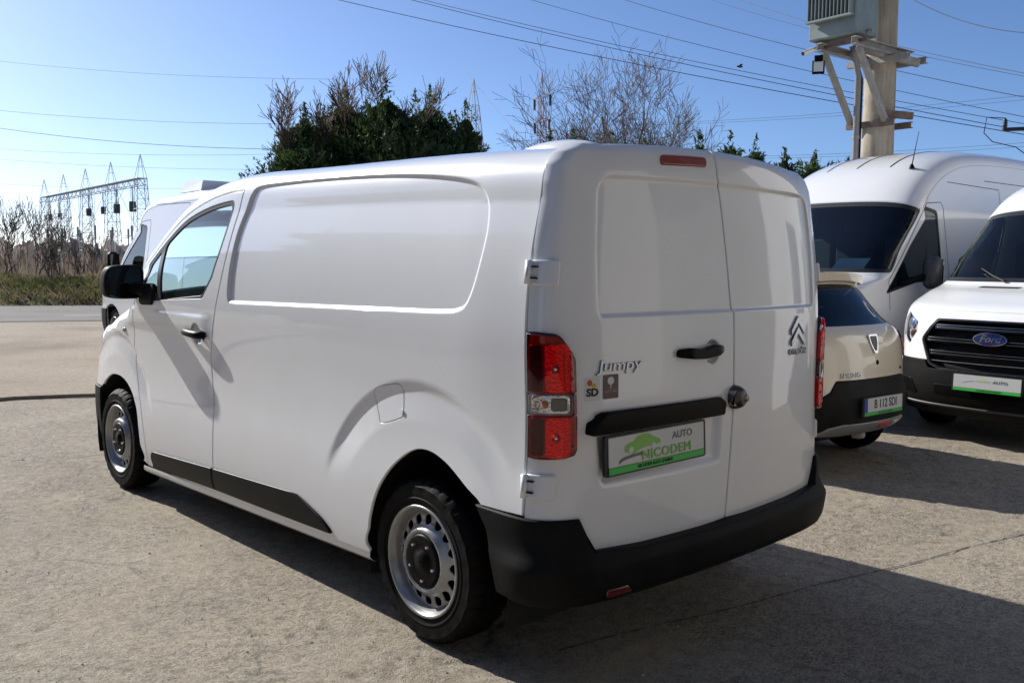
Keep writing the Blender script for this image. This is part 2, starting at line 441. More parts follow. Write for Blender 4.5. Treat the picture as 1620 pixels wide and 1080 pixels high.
GLASS = glass('tinted_side_glass', (.50, .74, .76)); WSGLASS = glass('windscreen_glass', (.55, .68, .70)); BACKGLASS = glass('dark_rear_glass', (.10, .12, .16))
SILVER = mat('plate_white', (.62, .62, .61), .4); GREENB = mat('green_print', (.045, .50, .07), .45); GREENL = mat('light_green_print', (.22, .50, .08), .45)
BLACKP = mat('black_print', (.012, .012, .013), .5); GREYPR = mat('grey_print', (.16, .16, .17), .5); INK = mat('dark_ink', (.03, .03, .03), .5)
# ---- the white delivery van in front ---------------------------------------------------------
SG = .975
ARCH_R = resample(smooth_closed([(.335, .30), (.328, .40), (.303, .48), (.255, .577), (.166, .681), (.046, .762), (-.06, .783), (-.175, .755), (-.30, .686), (-.392, .628), (-.43, .50), (0, .2)], .012)[:-1], .02, False).tolist()
ARCH_R = [p for p in ARCH_R if p[1] > .295]
ARCH_R = ARCH_R[:1+min(i for i, p in enumerate(ARCH_R) if p[0] < -.38)]
SEAM = [(1.80, .255), (1.803, .34), (1.785, .55), (1.780, .735), (1.810, .87), (1.822, 1.0), (1.79, 1.12), (1.748, 1.24), (1.69, 1.38), (1.638, 1.54), (1.60, 1.68), (1.575, 1.77), (1.565, 1.822)]
def shift(pts, dx, dy=0): return [(a+dx, b+dy) for a, b in pts]
def wheel(name, van, x, y, sgn, style):
    """tyre, steel rim, black cap; built lying on z, turned so that z looks outwards"""
    M = Matrix.Translation((x, y, style['R']))@Matrix.Rotation(math.radians(-90 if sgn > 0 else 90), 4, 'X')
    R = style['R']; k = R/.328; W = style['W']; rf = style['rf']
    prof = [(rf-.010, -.030), (rf-.002, -.012), (rf+.010, -.004), (rf+.022, -.0035), (rf+.03, .0015), (rf+.033, .0015), (rf+.036, -.001), (.275*k, .001), (.292*k, -.002), (.296*k, -.001), (.300*k, -.003), (.312*k, -.012), (.320*k, -.022), (.3265*k, -.034),
            (R, -.046), (R, -.062), (R-.007, -.064), (R-.007, -.072), (R, -.074), (R, -W/2+.005), (R-.007, -W/2+.004), (R-.007, -W/2-.004), (R, -W/2-.005), (R, -W+.074), (R-.007, -W+.072), (R-.007, -W+.064), (R, -W+.062), (R, -W+.046), (.320*k, -W+.022), (.30*k, -W+.004), (.26*k, -W), (rf, -W+.02)]
    n = 216; m = len(prof); a = np.arange(n)*2*np.pi/n; V = np.zeros((n, m, 3))
    for j, (r, h) in enumerate(prof):
        rr = np.full(n, r); ph = np.arange(n)
        if 11 <= j <= 15 or 26 <= j <= 28: rr = rr-np.where((ph+(j > 20)*2) % 6 < 1, .0075 if 12 < j < 27 else .005, 0)
        elif 18 <= j <= 19 or 22 <= j <= 23: rr = rr-np.where((ph+j) % 6 < 1, .006, 0)
        elif 8 <= j <= 9: rr = rr-np.where(ph % 18 < 9, .0, .0)
        V[:, j] = np.stack([rr*np.cos(a), rr*np.sin(a), h+(.0022*((ph % 9) < 5) if j in (8, 9) else 0)+0*a], 1)
    Fc = [(i*m+j, ((i+1) % n)*m+j, ((i+1) % n)*m+j+1, i*m+j+1) for i in range(n) for j in range(m-1)]
    wh = MB().put(V.reshape(-1, 3), [f[::-1] for f in Fc], M).build(name, RUBBER, van, sharp=32)
    ry = -.004
    rim = MB().lathe([(rf-.004, -.034), (rf+.004, -.012), (rf+.006, -.003), (rf+.001, .001), (rf-.006, -.002), (rf-.010, -.010), (rf-.016, -.022), (rf-.020, -.030), (rf-.022, -.040), (rf-.027, -.050)][::-1], 72, M).build('rim', STEEL, wh, True)
    r0, r1 = style['cap'], rf-.024
    dep = spl([r0-.01, r0+.003, r0+.012, r0+.022, r0+.034, r0+.060, r1-.006, r1], [-.022, -.010, -.006, -.012, -.028, -.038, -.043, -.048])
    def disc(a_, b_):
        p = np.stack([a_, b_, dep(np.hypot(a_, b_))], -1); mm = np.array(M); return p@mm[:3, :3].T+mm[:3, 3]
    nh = style['nh']; rh = (r0+r1)/2+.014
    holes = [ellipse(style['hr'], style['hr'], 14, rh*math.cos(2*math.pi*i/nh), rh*math.sin(2*math.pi*i/nh)) for i in range(nh)] + [ellipse(r0-.006, r0-.006, 40)]
    panel('wheel_disc', ellipse(r1, r1, 90), disc, STEEL, wh, holes, .012, .002, .006, bstep=.006)
    b = MB().lathe([(r1+.002, -.16), (.02, -.17)], 40, M); b.build('brake_cavity', DARK, wh)
    c = MB().lathe([(r0, -.026), (r0+.001, -.014), (r0-.004, -.006), (r0-.014, -.003), (r0*.62, -.010), (r0*.40, -.008), (r0*.34, .001), (.004, .003)][::-1], 48, M)
    cap = c.build('hub_cap', TRIM, wh, True)
    for i in range(5):
        t = 2*math.pi*i/5+.4; q = M@Matrix.Translation((r0*.70*math.cos(t), r0*.70*math.sin(t), -.010))
        MB().lathe([(.0001, .014), (.006, .013), (.0085, .006), (.010, 0)], 8, q).build('wheel_bolt', CHROME, cap, sharp=40)
    return wh
def chevrons(name, M, wd, ht, mat_, parent, th=.006):
    b = MB(); t = ht*.20
    for z0 in (0, -ht*.42):
        L = [(-wd/2, z0-ht*.36), (0, z0+ht*.16), (wd/2, z0-ht*.36), (wd/2, z0-ht*.36-t), (0, z0+ht*.16-t*1.25), (-wd/2, z0-ht*.36-t)]
        n = 6; V = [(x, y+ht*.28, 0) for x, y in L]+[(x*.94, y*1+ht*.28, th) for x, y in L]
        b.put(V, [(6, 7, 10, 11)[::-1], (7, 8, 9, 10)[::-1]]+[(i, (i+1) % n, (i+1) % n+n, i+n)[::-1] for i in range(n)], M)
    return b.build(name, mat_, parent)
def number_plate(parent, M, wd, ht, kind, frame_mat=BLACKP):
    """plate in a holder with a green dealer strip; local x to the right, y up, z out"""
    fr = prism('plate_holder', rrect(wd, ht, .012), .014, M, frame_mat, parent)
    T = lambda x, y, z: M@Matrix.Translation((x, y, z))
    gh = ht*.13
    prism('plate', rrect(wd-.032, ht-.020-gh, .004), .003, T(0, gh*.5+.003, .0145), SILVER, fr)
    prism('dealer_strip', rrect(wd-.032, gh+.004, .003), .003, T(0, -ht/2+gh/2+.009, .0155), GREENB, fr)
    zt = .0180
    if kind == 'dealer':
        s = wd/.56
        car = [(-.115, -.004), (-.113, .014), (-.095, .022), (-.07, .026), (-.045, .040), (-.02, .046), (.012, .045), (.03, .036), (.052, .026), (.075, .018), (.08, .006), (.06, .002), (-.02, -.002), (-.05, -.010), (-.075, -.016)]
        prism('printed_car', [(x*s-.07*s, y*s*ht/.14+.012) for x, y in car], .0008, T(0, 0, zt), GREENL, fr)
        for x in (-.151, -.030):
            prism('printed_wheel', ellipse(.0115*s, .0115*s, 20, x*s, .010), .0008, T(0, 0, zt+.0006), SILVER, fr)
        for q in range(3):
            L = [(-.205+.008*q+.05*(1-math.cos(t)), -.008-.007*q+.018*math.sin(t)*1.0) for t in np.linspace(2.6, 4.2, 10)]
            a = [(-.215*s+.13*s*u, (-.018-.004*q)+.030*math.sqrt(u)-.010*u+.0015) for u in np.linspace(0, 1, 12)]
            prism('swoosh', a+[(x+.001, y-.0026) for x, y in a[::-1]], .0008, T(0, -.006, zt+.0004), GREYPR, fr)
        lettering('lettering', 'AUTO', .035*s, T(.135*s, .032*ht/.14, zt), GREYPR, fr, .0006, bold=.0008, sx=1.2)
        lettering('lettering', 'NICODEM', .045*s, T(.045*s, -.018*ht/.14, zt+.0012), GREENL, fr, .0006, bold=.0011, sx=1.28, space=1.10)
        lettering('lettering', 'NICODEM AUTO LEASING', .0165*s, T(-.02*s, -ht/2+gh/2+.009, zt+.001), BLACKP, fr, .0006, bold=.0004, sx=1.0)
    elif kind == 'number':
        prism('blue_band', rrect(.042, ht-.016-gh, .003), .0008, T(-wd/2+.033, gh*.5+.003, zt-.0005), mat('blue_print', (.02, .05, .35), .4), fr)
        lettering('lettering', 'B 112 SDI', .088, T(.022, gh*.5+.004, zt), BLACKP, fr, .0006, bold=.0010, sx=.86)
        lettering('lettering', 'NICODEM AUTO LEASING', .0165, T(.02, -ht/2+gh/2+.009, zt+.001), BLACKP, fr, .0006)
    else:
        lettering('lettering', 'AUTO', .032, T(.105, .022, zt), GREYPR, fr, .0006, bold=.0006, sx=1.3)
        prism('printed_car', [(-.09, .03), (-.06, .040), (0, .040), (.03, .026), (.0, .018), (-.08, .016)], .0008, T(0, 0, zt), mat('faded_green_print', (.55, .60, .36), .45), fr)
        a = [(-.185+.085*u, .002+.020*math.sqrt(u)) for u in np.linspace(0, 1, 10)]
        prism('swoosh', a+[(x, y-.004) for x, y in a[::-1]], .0008, T(0, 0, zt), mat('pale_grey_print', (.38, .38, .37), .5), fr)
        lettering('lettering', 'NICODEM AUTO LEASING', .0165, T(.02, -ht/2+gh/2+.009, zt+.001), BLACKP, fr, .0006)
    return fr
van = empty('delivery_van', 'white delivery van in the foreground, seen from behind, with closed rear doors and steel wheels', 'van')
# body side and roof
outl = [(-.592, .640), (-.590, 1.72), (-.588, 1.80), (-.584, 1.86), (-.578, 1.905), (-.60, 1.96), (-.648, 2.10), (-.672, 2.35), (-.688, VMAX)]
outl += [(2.12, VMAX), (2.09, 2.3), (2.03, 2.0), (2.0, 1.90), (2.3, 1.884), (2.6, 1.878), (2.9, 1.874), (2.975, 1.86), (2.985, 1.80)]
outl += [(2.94, 1.79), (2.6, 1.802), (2.3, 1.808), (2.1, 1.815), (1.9, 1.822), (1.7, 1.827), (1.57, 1.826)]
outl += SEAM[::-1] + [(1.80, .245), (1.3, .262), (.345, .285)] + ARCH_R + [(-.50, .637)]
FUEL = smooth_closed([(.305, .955), (.27, .992), (.135, 1.018), (.108, .99), (.100, .905), (.125, .880), (.245, .846), (.272, .875)], .01)
ro = [-.016, -.011, -.006, -.001, .004, .009, .015]
body = panel('body', outl, van_side, WHITE, van, [FUEL], .030, .003, .012, [(RECESS, ro, .012), (ellipse(.545, .545, 160, 0, .33), [-.035, -.024, -.012, 0, .012, .024, .035], .02), (ellipse(.695, .695, 200, 0, .33), [-.045, -.03, -.015, 0, .015, .03, .045], .022)], True, bstep=.014)
fl = panel('fuel_flap', FUEL-pnorm(FUEL if area(FUEL) > 0 else FUEL[::-1])*0.0 if False else (FUEL.mean(0)+(FUEL-FUEL.mean(0))*.972), van_side, WHITE, van, (), .02, .002, .008, (), True)
prism('pull_tab', rrect(.020, .016, .005), .006, on(van_side, .108, .91, right=-1), WHITE, fl)
# cab door
win = fillet([(2.80, 1.262, .05), (1.915, 1.292, .06), (1.80, 1.40, .10), (1.70, 1.58, .8), (1.645, 1.778, .035), (2.2, 1.776), (2.82, 1.762, .02)], 6)
door_o = [(a+.007, b) for a, b in SEAM]+[(1.58, 1.819), (1.7, 1.8205), (1.9, 1.8155), (2.1, 1.8085), (2.3, 1.802), (2.6, 1.796), (2.93, 1.784), (2.955, 1.70), (2.93, 1.45), (2.895, 1.30)]
door_o += [(2.892, 1.19), (2.925, 1.02), (2.930, .87), (2.86, .72), (2.795, .58), (2.762, .42), (2.756, .238)]
def door_s(x, v):
    P = van_side(x, v); d = np.hypot(np.asarray(x)-1.985, np.asarray(v)-1.10); P[..., 1] -= .028*sstep(.062, .030, d); return P
door = panel('front_door', door_o, door_s, WHITE, van, [win], .028, .003, .012, [(ellipse(.046, .046, 40, 1.985, 1.10), [-.018, -.009, 0, .009, .018], .008)], True, bstep=.014)
g1 = fillet([(2.475, 1.276, .01), (1.925, 1.308, .06), (1.825, 1.405, .10), (1.725, 1.58, .8), (1.675, 1.757, .03), (2.2, 1.752), (2.56, 1.744, .05)], 6)
g2 = fillet([(2.535, 1.33, .01), (2.79, 1.345, .02), (2.785, 1.725, .03), (2.62, 1.735, .02)], 4)
win_in = win.mean(0)+(win-win.mean(0))*.994
panel('window_seal', win_in, van_side, SEAL, door, [g1, g2], .03, .003, .012, (), True, -.003)
panel('window_pane', g1.mean(0)+(g1-g1.mean(0))*1.01, van_side, GLASS, door, (), .05, .001, .004, (), True, -.010)
panel('quarter_pane', g2.mean(0)+(g2-g2.mean(0))*1.02, van_side, GLASS, door, (), .05, .001, .004, (), True, -.008)
h = MB(); hp = [(van_side(np.array([x]), np.array([1.102+.004*math.sin(i)]))[0]+np.array([0, o, 0])) for i, (x, o) in enumerate([(2.115, .006), (2.09, .022), (2.04, .034), (1.98, .038), (1.92, .034), (1.885, .024), (1.866, .006)])]
h.tube(hp, [.012, .018, .020, .020, .021, .022, .016], 12); h.build('handle', TRIM, door, True)
pc = van_side(np.array([1.895]), np.array([1.07]))[0]; MB().lathe([(.0001, .012), (.010, .011), (.014, .004), (.015, -.004)], 16, Matrix.Translation(pc)@Matrix.Rotation(math.radians(-90), 4, 'X')).build('keyhole', CHROME, door, True)
# mirror: housing shaped from a rounded section, arm and foot
mir = MB(); V = []; Fc = []; sec = smooth_closed([(-.115, .0), (-.112, .075), (-.075, .102), (.04, .100), (.098, .080), (.118, .01), (.108, -.075), (.06, -.098), (-.07, -.100), (-.105, -.070)], .012); nn = len(sec)
lev = [(-.055, .93, 0), (-.048, .985, 0), (-.02, 1.0, 0), (.03, .985, 0), (.075, .88, .003), (.10, .70, .006), (.112, .42, .008), (.116, .1, .01)]
for dx, k, dz in lev: V += [(2.85+dx-(.035*a), .997+a*k, 1.362+b*k+dz) for a, b in sec]
for i in range(len(lev)-1): Fc += [(i*nn+j, i*nn+(j+1) % nn, (i+1)*nn+(j+1) % nn, (i+1)*nn+j)[::-1] for j in range(nn)]
Fc.append([(len(lev)-1)*nn+j for j in range(nn)][::-1])
mi = mir.put(V, Fc).build('wing_mirror', PLASTIC, van, True)
fc = MB().put([(2.808-(.035*a*.9), .997+a*.93, 1.362+b*.93) for a, b in sec], [list(range(nn))]); fc.build('mirror_glass', mat('mirror_silver', (.10, .11, .13), .05, 1), mi)
a_ = MB(); a_.tube([(2.88, .955, 1.335), (2.82, .935, 1.326), (2.75, .905, 1.315), (2.71, .87, 1.305)], [.030, .034, .042, .05], 14); a_.build('mirror_arm', PLASTIC, mi, True)
panel('mirror_foot', fillet([(2.80, 1.235, .05), (2.585, 1.238, .04), (2.56, 1.40, .06), (2.78, 1.44, .08)], 6), van_side, PLASTIC, mi, (), .03, .008, .03, (), True, .012)
# front wing
FA = resample(smooth_closed([(2.842, .26), (2.852, .36), (2.858, .46), (2.876, .56), (2.915, .62), (2.975, .675), (3.07, .722), (3.18, .748), (3.28, .752), (3.38, .742), (3.48, .706), (3.56, .65), (3.62, .5), (3.3, .2)], .012), .02, False).tolist()
FA = [p for p in FA if p[1] > .25]; FA = FA[:1+min(i for i, p in enumerate(FA) if p[0] > 3.55)]
wing = [(a+.005, b) for a, b in [(2.756, .238), (2.762, .42), (2.795, .58), (2.86, .72), (2.930, .87), (2.925, 1.02), (2.892, 1.19), (2.895, 1.285)]] + [(2.96, 1.262), (3.1, 1.226), (3.3, 1.168), (3.5, 1.110), (3.62, 1.068)] + [(3.62, .64)] + FA[::-1]
wg = panel('front_wing', wing, van_side, WHITE, van, (), .028, .003, .012, (), True, bstep=.014)
ind = on(van_side, 3.10, 1.055)
MB().lathe([(.0001, .012), (.012, .010), (.017, .003), (.018, 0)], 16, ind@Matrix.Diagonal((1.7, 1, 1, 1))).build('side_indicator', CLEAR, wg, True)
# black rub strips along the sill
def strip_s(x, v):
    P = van_side(x, v); t = np.clip((np.asarray(v)-.26)/.17, 0, 1); P[..., 1] += .016*np.sin(np.pi*np.clip(t, .02, .98))**.5-.004; return P
panel('rub_strip', fillet([(1.806, .268), (2.70, .232, .02), (2.655, .348, .06), (1.806, .392)], 8), strip_s, TRIM, door, (), .03, .006, .016, (), True, .002)
rs = panel('rub_strip', fillet([(1.797, .268), (1.797, .393), (.90, .430, .10), (.70, .36, .3), (.60, .298, .03), (1.2, .282)], 8), strip_s, TRIM, van, (), .03, .006, .016, (), True, .002)
sl_ = MB(); 
for x0, x1 in ((.345, 1.3), (1.3, 2.82)):
    sl_.put([(x, y, z) for x in (x0, x1) for y, z in ((.905, .288-.022*(x-.345)), (.907, .262-.022*(x-.345)), (.88, .236-.022*(x-.345)), (.80, .236-.022*(x-.345)))], [(0, 1, 5, 4)[::-1], (1, 2, 6, 5)[::-1], (2, 3, 7, 6)[::-1]])
sill = sl_.build('sill', WHITE, van, True)
# front end
fx, fy, FL = curve2([(4.09, 0), (4.08, .3), (4.04, .55), (3.965, .71), (3.87, .80), (3.75, .848), (3.60, .868)])
gsc = spl([.2, .3, .45, .62, .8, .95, 1.06], [.84, .93, 1.0, 1.0, .92, .76, .50])
def van_front(s, z):
    s = np.asarray(s, float); z = np.asarray(z, float); a = np.abs(s)
    yb = van_side(np.full(z.shape, 3.60), z)[..., 1]
    return np.stack([3.60+(fx(a)-3.60)*gsc(z), np.sign(s)*fy(a)*yb/.868, z], -1)
fb = panel('front_bumper', fillet([(-FL, .25, .04), (FL, .25, .04), (FL, .635), (.95, .635), (.5, .60), (-.5, .60), (-.95, .635), (-FL, .635)]), van_front, PLASTIC, van, (), .05, .006, .02, (), False, .012)
hl_o = fillet([(.62, .80, .03), (.66, .96, .03), (1.06, 1.03, .02), (1.13, .93, .05), (.95, .79, .03)])
fsc = panel('front_fascia', [(-FL, .64), (FL, .64), (FL, 1.05), (-FL, 1.05)], van_front, WHITE, van, [hl_o, [(-a, b) for a, b in hl_o][::-1]], .05, .004, .015, (), False)
hl1 = panel('headlight', hl_o, van_front, CLEAR, van, (), .03, .004, .02, (), False, -.004); mirrored(hl1, van)
panel('grille', fillet([(-.58, .66, .03), (.58, .66, .03), (.60, .80, .03), (-.60, .80, .03)]), van_front, TRIM, fsc, (), .05, .004, .02, (), False, .006)
def bonnet_s(x, t):
    x = np.asarray(x, float); t = np.asarray(t, float)
    xs = np.minimum(x, 3.98); E_ = van_side(np.minimum(xs, 3.62), wing_top(np.minimum(xs, 3.62))-.006)
    ye = E_[..., 1]*np.interp(xs, [3.62, 3.98], [1, .93]); u = np.clip(t, -1, 1)
    return np.stack([x+.10*(1-u*u)*np.interp(x, [2.95, 3.98], [1.2, .35]), ye*u, wing_top(xs)-.006+.075*(1-u*u)], -1)
panel('bonnet', fillet([(2.93, -.995), (3.98, -.995, .2), (3.98, .995, .2), (2.93, .995)]), bonnet_s, WHITE, van, (), .06, .004, .015, (), False)
def screen_s(x, t):
    x = np.asarray(x, float); u = np.clip(np.asarray(t, float), -1, 1); E_ = van_side(x, np.full(x.shape, 1.88))
    return np.stack([E_[..., 0]+.17*(1-u*u), E_[..., 1]*u*.995, E_[..., 2]+.020*(1-u*u)], -1)
panel('windscreen', fillet([(2.02, -1, .08), (2.95, -1, .05), (2.95, 1, .05), (2.02, 1, .08)]), screen_s, WSGLASS, van, (), .08, .002, .006, (), False)
# right-hand side of the van: the same parts turned over
for o in (body, fl, door, mi, wg, rs, sill): mirrored(o, van)
# dark structure behind the panels, wheel housings
b = MB(); b.box((.46, 0, 1.30), (2.1, 1.60, 1.0)); b.box((1.55, 0, .55), (2.1, 1.70, .48)); b.box((-.30, 0, .66), (.62, 1.1, .60)); b.box((1.6, 0, .5), (4.2, 1.04, .36)); b.box((3.35, 0, .80), (.9, 1.1, .40)); b.box((3.5, 0, .45), (.8, 1.1, .3))
b.box((-.40, .80, .93), (.34, .12, .5)); b.box((-.40, -.80, .93), (.34, .12, .5)); b.build('underbody', DARK, van)
for x, r0 in ((-.05, .445), (3.25, .45)):
    for sg in (1, -1):
        p = [(r0*math.cos(t), r0*math.sin(t)) for t in np.linspace(-.35, math.pi+.35, 22)]
        V = [(x+a, sg*.885, .335+b_) for a, b_ in p]+[(x+a, sg*.55, .335+b_) for a, b_ in p]; n = len(p)
        MB().put(V, [(i, i+1, i+1+n, i+n) for i in range(n-1)]+[list(range(n, 2*n))]).build('wheel_housing', DARK, van)
ST = dict(R=.328, W=.215, rf=.218, cap=.108, nh=16, hr=.0205)
for x in (0, WB):
    for sg in (1, -1): wheel('wheel', van, x, sg*.902, sg, ST)
# cab interior
GREYI = grained('grey_cab_plastic', (.05, .05, .055), .6); SEATM = grained('dark_seat_cloth', (.03, .032, .036), .85, 400, .3); PALE = mat('bulkhead_panel', (.30, .31, .32), .6)
MB().box((1.545, 0, 1.15), (.04, 1.58, 1.30)).build('bulkhead', PALE, van)
MB().box((2.25, 0, .60), (1.4, 1.6, .10)).build('cab_floor', GREYI, van)
d = MB(); d.box((2.80, 0, 1.05), (.40, 1.60, .36), None, .06); d.box((2.62, .40, 1.18), (.22, .42, .16), None, .05); d.build('dashboard', GREYI, van)
sw = MB(); t = np.linspace(0, 2*math.pi, 33); sw.tube([(2.40+.07*math.sin(a), .40+.185*math.cos(a), 1.17+.17*math.sin(a)) for a in t], .016, 8, None, False); sw.tube([(2.40, .40, 1.17), (2.6, .40, 1.08)], .03, 8); sw.build('steering_wheel', TRIM, van, True)
for y, wd in ((.42, .50), (-.32, .86)):
    sb = MB(); sb.box((2.03, y, .86), (.52, wd, .20), None, .06); seat = sb.build('seat', SEATM, van)
    k = Matrix.Translation((1.76, y, 1.20))@Matrix.Rotation(math.radians(-10), 4, 'Y')
    MB().box((0, 0, 0), (.14, wd, .62), k, .06).build('backrest', SEATM, seat, sharp=60)
    for yy in ((0,) if wd < .6 else (-.2, .2)): MB().box((0, yy, .42), (.10, .26, .18), k, .04).build('headrest', SEATM, seat, sharp=60)
# rear doors
SPLIT = [(.030, 1.912), (.030, 1.812), (.004, 1.770), (-.030, 1.55), (-.058, 1.30), (-.060, .95), (-.045, .75), (-.020, .50)]
top_l = [(SG, 1.70), (SG, 1.80), (SG, 1.875), (.955, 1.912)]
feat = [(RREC, [-.014, -.009, -.003, .003, .009], .012), (PREC, [-.055, -.04, -.025, -.01, .0], .02), (ellipse(.041, .041, 40, .085, 1.166), [-.012, -.005, .003, .011], .008)]
HC = .170
dl = [(a+.004, b) for a, b in SPLIT[::-1]][::-1] + [(.50, .485), (SG, .49)] + top_l
rdl = panel('rear_door', dl, van_rear, WHITE, van, (), .026, .003, .012, feat, True, bstep=.014)
rdl['label'] = 'left rear door, carrying the number plate and handle'
dr = [(a-.004, b) for a, b in SPLIT] + [(-.50, .485), (-SG, .49)] + [(-a, b) for a, b in top_l]
rdr = panel('rear_door', dr, van_rear, WHITE, van, (), .026, .003, .012, feat[:2], True, bstep=.014)
rdr['label'] = 'right rear door, narrow in view, with the maker emblem'
# tail lamps
lamp = fillet([(SG-.003, 1.268), (.868, 1.260, .05), (.812, 1.18, .03), (.804, .868, .025), (.83, .850, .02), (SG-.003, .842)], 8)
def bulge(s, z):
    P = van_rear(s, z); a = np.abs(np.asarray(s)); t = sstep(.795, .86, a)*sstep(.995, .93, a); P[..., 0] -= .018*t; return P
tl = panel('tail_light', lamp, bulge, mat('lamp_housing', (.32, .26, .26), .2), van, (), .02, .004, .022, (), True, .001)
lampc = np.array(lamp); cc = lampc.mean(0)
ind_o = rrect(.126, .072, .024, .894, 1.030)
panel('lamp_bezel', cc+(lampc-cc)*np.array([1.045, 1.022]), bulge, SEAL, tl, (), .03, .004, .02, (), True, .0005)
for z_, h_ in ((1.150, .168), (.918, .142)):
    r_ = panel('lamp_bowl', rrect(.092, h_, .026, .878, z_), bulge, REFL, tl, (), .014, .006, .012, (), True, .010)
    panel('lamp_divider', rrect(.006, h_-.02, .002, .858, z_), bulge, CHROME, r_, (), .02, .002, .004, (), True, .013)
    MB().lathe([(.0001, .010), (.012, .008), (.016, 0)], 14, on(bulge, .886, z_, off=.008)).build('bulb', REFL, r_, True)
    panel('side_reflector', rrect(.040, h_-.012, .010, .948, z_), bulge, mat('dark_lamp_plastic', (.035, .03, .03), .2), tl, (), .02, .003, .006, (), True, .008)
panel('indicator_bowl', rrect(.126, .064, .016, .9005, 1.030), bulge, REFL, tl, (), .014, .004, .010, (), True, .008)
panel('smoky_divider', rrect(.052, .044, .010, .876, 1.030), bulge, mat('smoky_lens', (.10, .095, .095), .12, 0, 1), tl, (), .016, .003, .006, (), True, .0115)
MB().lathe([(.0001, .008), (.010, .006), (.014, 0)], 14, on(bulge, .922, 1.03, off=.010)).build('indicator_bulb', mat('orange_bulb', (.75, .28, .08), .2, 0, 1), tl, True)
def clipz(p, z0, keep_above):
    out = []; n = len(p); ins = lambda q: (q[1] >= z0) == keep_above
    for i in range(n):
        u, v = np.array(p[i]), np.array(p[(i+1) % n])
        if ins(u): out.append(u)
        if ins(u) != ins(v): out.append(u+(v-u)*(z0-u[1])/(v[1]-u[1]))
    return np.array(out)
lcov = cc+(lampc-cc)*.992
panel('lamp_cover', clipz(lcov, 1.068, True), bulge, REDGLASS, tl, (), .02, .005, .014, (), True, .0175)
panel('lamp_cover', clipz(lcov, .992, False), bulge, REDGLASS, tl, (), .02, .005, .014, (), True, .0175)
panel('lamp_bridge', rrect(.022, .072, .002, .821, 1.030), bulge, RED, tl, (), .02, .003, .012, (), True, .0170)
ind_o = rrect(.134, .072, .012, .9005, 1.030)
panel('indicator_cover', np.array(ind_o).mean(0)+(np.array(ind_o)-np.array(ind_o).mean(0))*.985, bulge, CLEARG, tl, (), .02, .004, .010, (), True, .0180)
mirrored(tl, van)
# hinges
for z in (1.467, .746):
    hb = panel('hinge', fillet([(SG-.004, z-.041, .004), (.868, z-.043, .014), (.868, z+.043, .014), (SG-.004, z+.041, .004)]), van_rear, WHITE, van, (), .02, .006, .018, (), True, .014)
    m = on(van_rear, SG-.006, z, off=.012)
    k = MB(); k.tube([m@Vector((0, -.040, .006)), m@Vector((0, .040, .006))], .013, 12); k.build('hinge_knuckle', WHITE, hb, True)
    k = MB(); k.box((.0, 0, .012), (.010, .034, .012), m); k.box((.018, .019, .004), (.034, .005, .012), m); k.box((.018, -.019, .004), (.034, .005, .012), m); k.build('hinge_slot', DARK, hb)
    mirrored(hb, van)
# high brake light, handle, lock, black bar, plate
panel('high_brake_light', fillet([(.105, 1.842, .02), (.405, 1.838, .02), (.405, 1.872, .02), (.105, 1.876, .02)]), van_rear, mat('dark_red_lens', (.24, .006, .006), .2, 0, 1), rdl, (), .02, .005, .014, (), True, .008)
def hand(s, z):
    P = van_rear(s, z); P[..., 0] = -.772+rear_lean(np.asarray(z))-.010-.026*sstep(.16, .07, np.abs(np.asarray(s)-HC)); return P
hn = panel('handle', fillet([(.020, 1.158, .018), (.100, 1.153, .04), (.17, 1.147, .1), (.24, 1.150, .04), (.312, 1.158, .016), (.312, 1.186, .016), (.25, 1.192, .04), (.18, 1.184, .1), (.09, 1.196, .04), (.020, 1.188, .018)]), hand, TRIM, rdl, (), .014, .005, .030, (), True)
MB().lathe([(.0001, .003), (.008, .003), (.009, 0)], 16, on(hand, .040, 1.172)).build('keyhole', DCHROME, hn)
lm = on(van_rear, -.064, .978)
lk_ = MB().lathe([(.0001, .046), (.024, .045), (.037, .036), (.046, .016), (.048, 0)], 32, lm).build('cargo_lock', mat('bronze_lock_metal', (.12, .105, .095), .38, 1), rdr, sharp=50)
MB().lathe([(.0001, .014), (.012, .013), (.017, .006), (.018, 0)], 20, lm@Matrix.Translation((.016, -.002, .038))).build('lock_cylinder', mat('worn_steel', (.30, .26, .23), .35, 1), lk_, sharp=50)
prism('lock_plate', rrect(.026, .060, .008, -.030, 0), .030, lm, DCHROME, lk_)
panel('number_plate_bar', fillet([(.768, .918, .01), (.760, .955, .03), (.700, .992, .03), (.040, .988, .03), (.004, .965, .02), (.0, .915, .008)]), lambda s, z: van_rear(s, z)*np.array([0, 1, 1])+np.stack([-.779+0*np.asarray(s)+.012*(np.asarray(s)/.7)**2-.007*sstep(.915, .97, np.asarray(z)), 0*np.asarray(s), 0*np.asarray(s)], -1), TRIM, rdl, (), .03, .008, .05, (), True, .004)
pm = on(van_rear, .402, .836, off=.006)
pm2 = frame(pm.translation, (0, -1, 0), (.05, 0, 1)); 
number_plate(rdl, pm2, .580, .142, 'dealer')
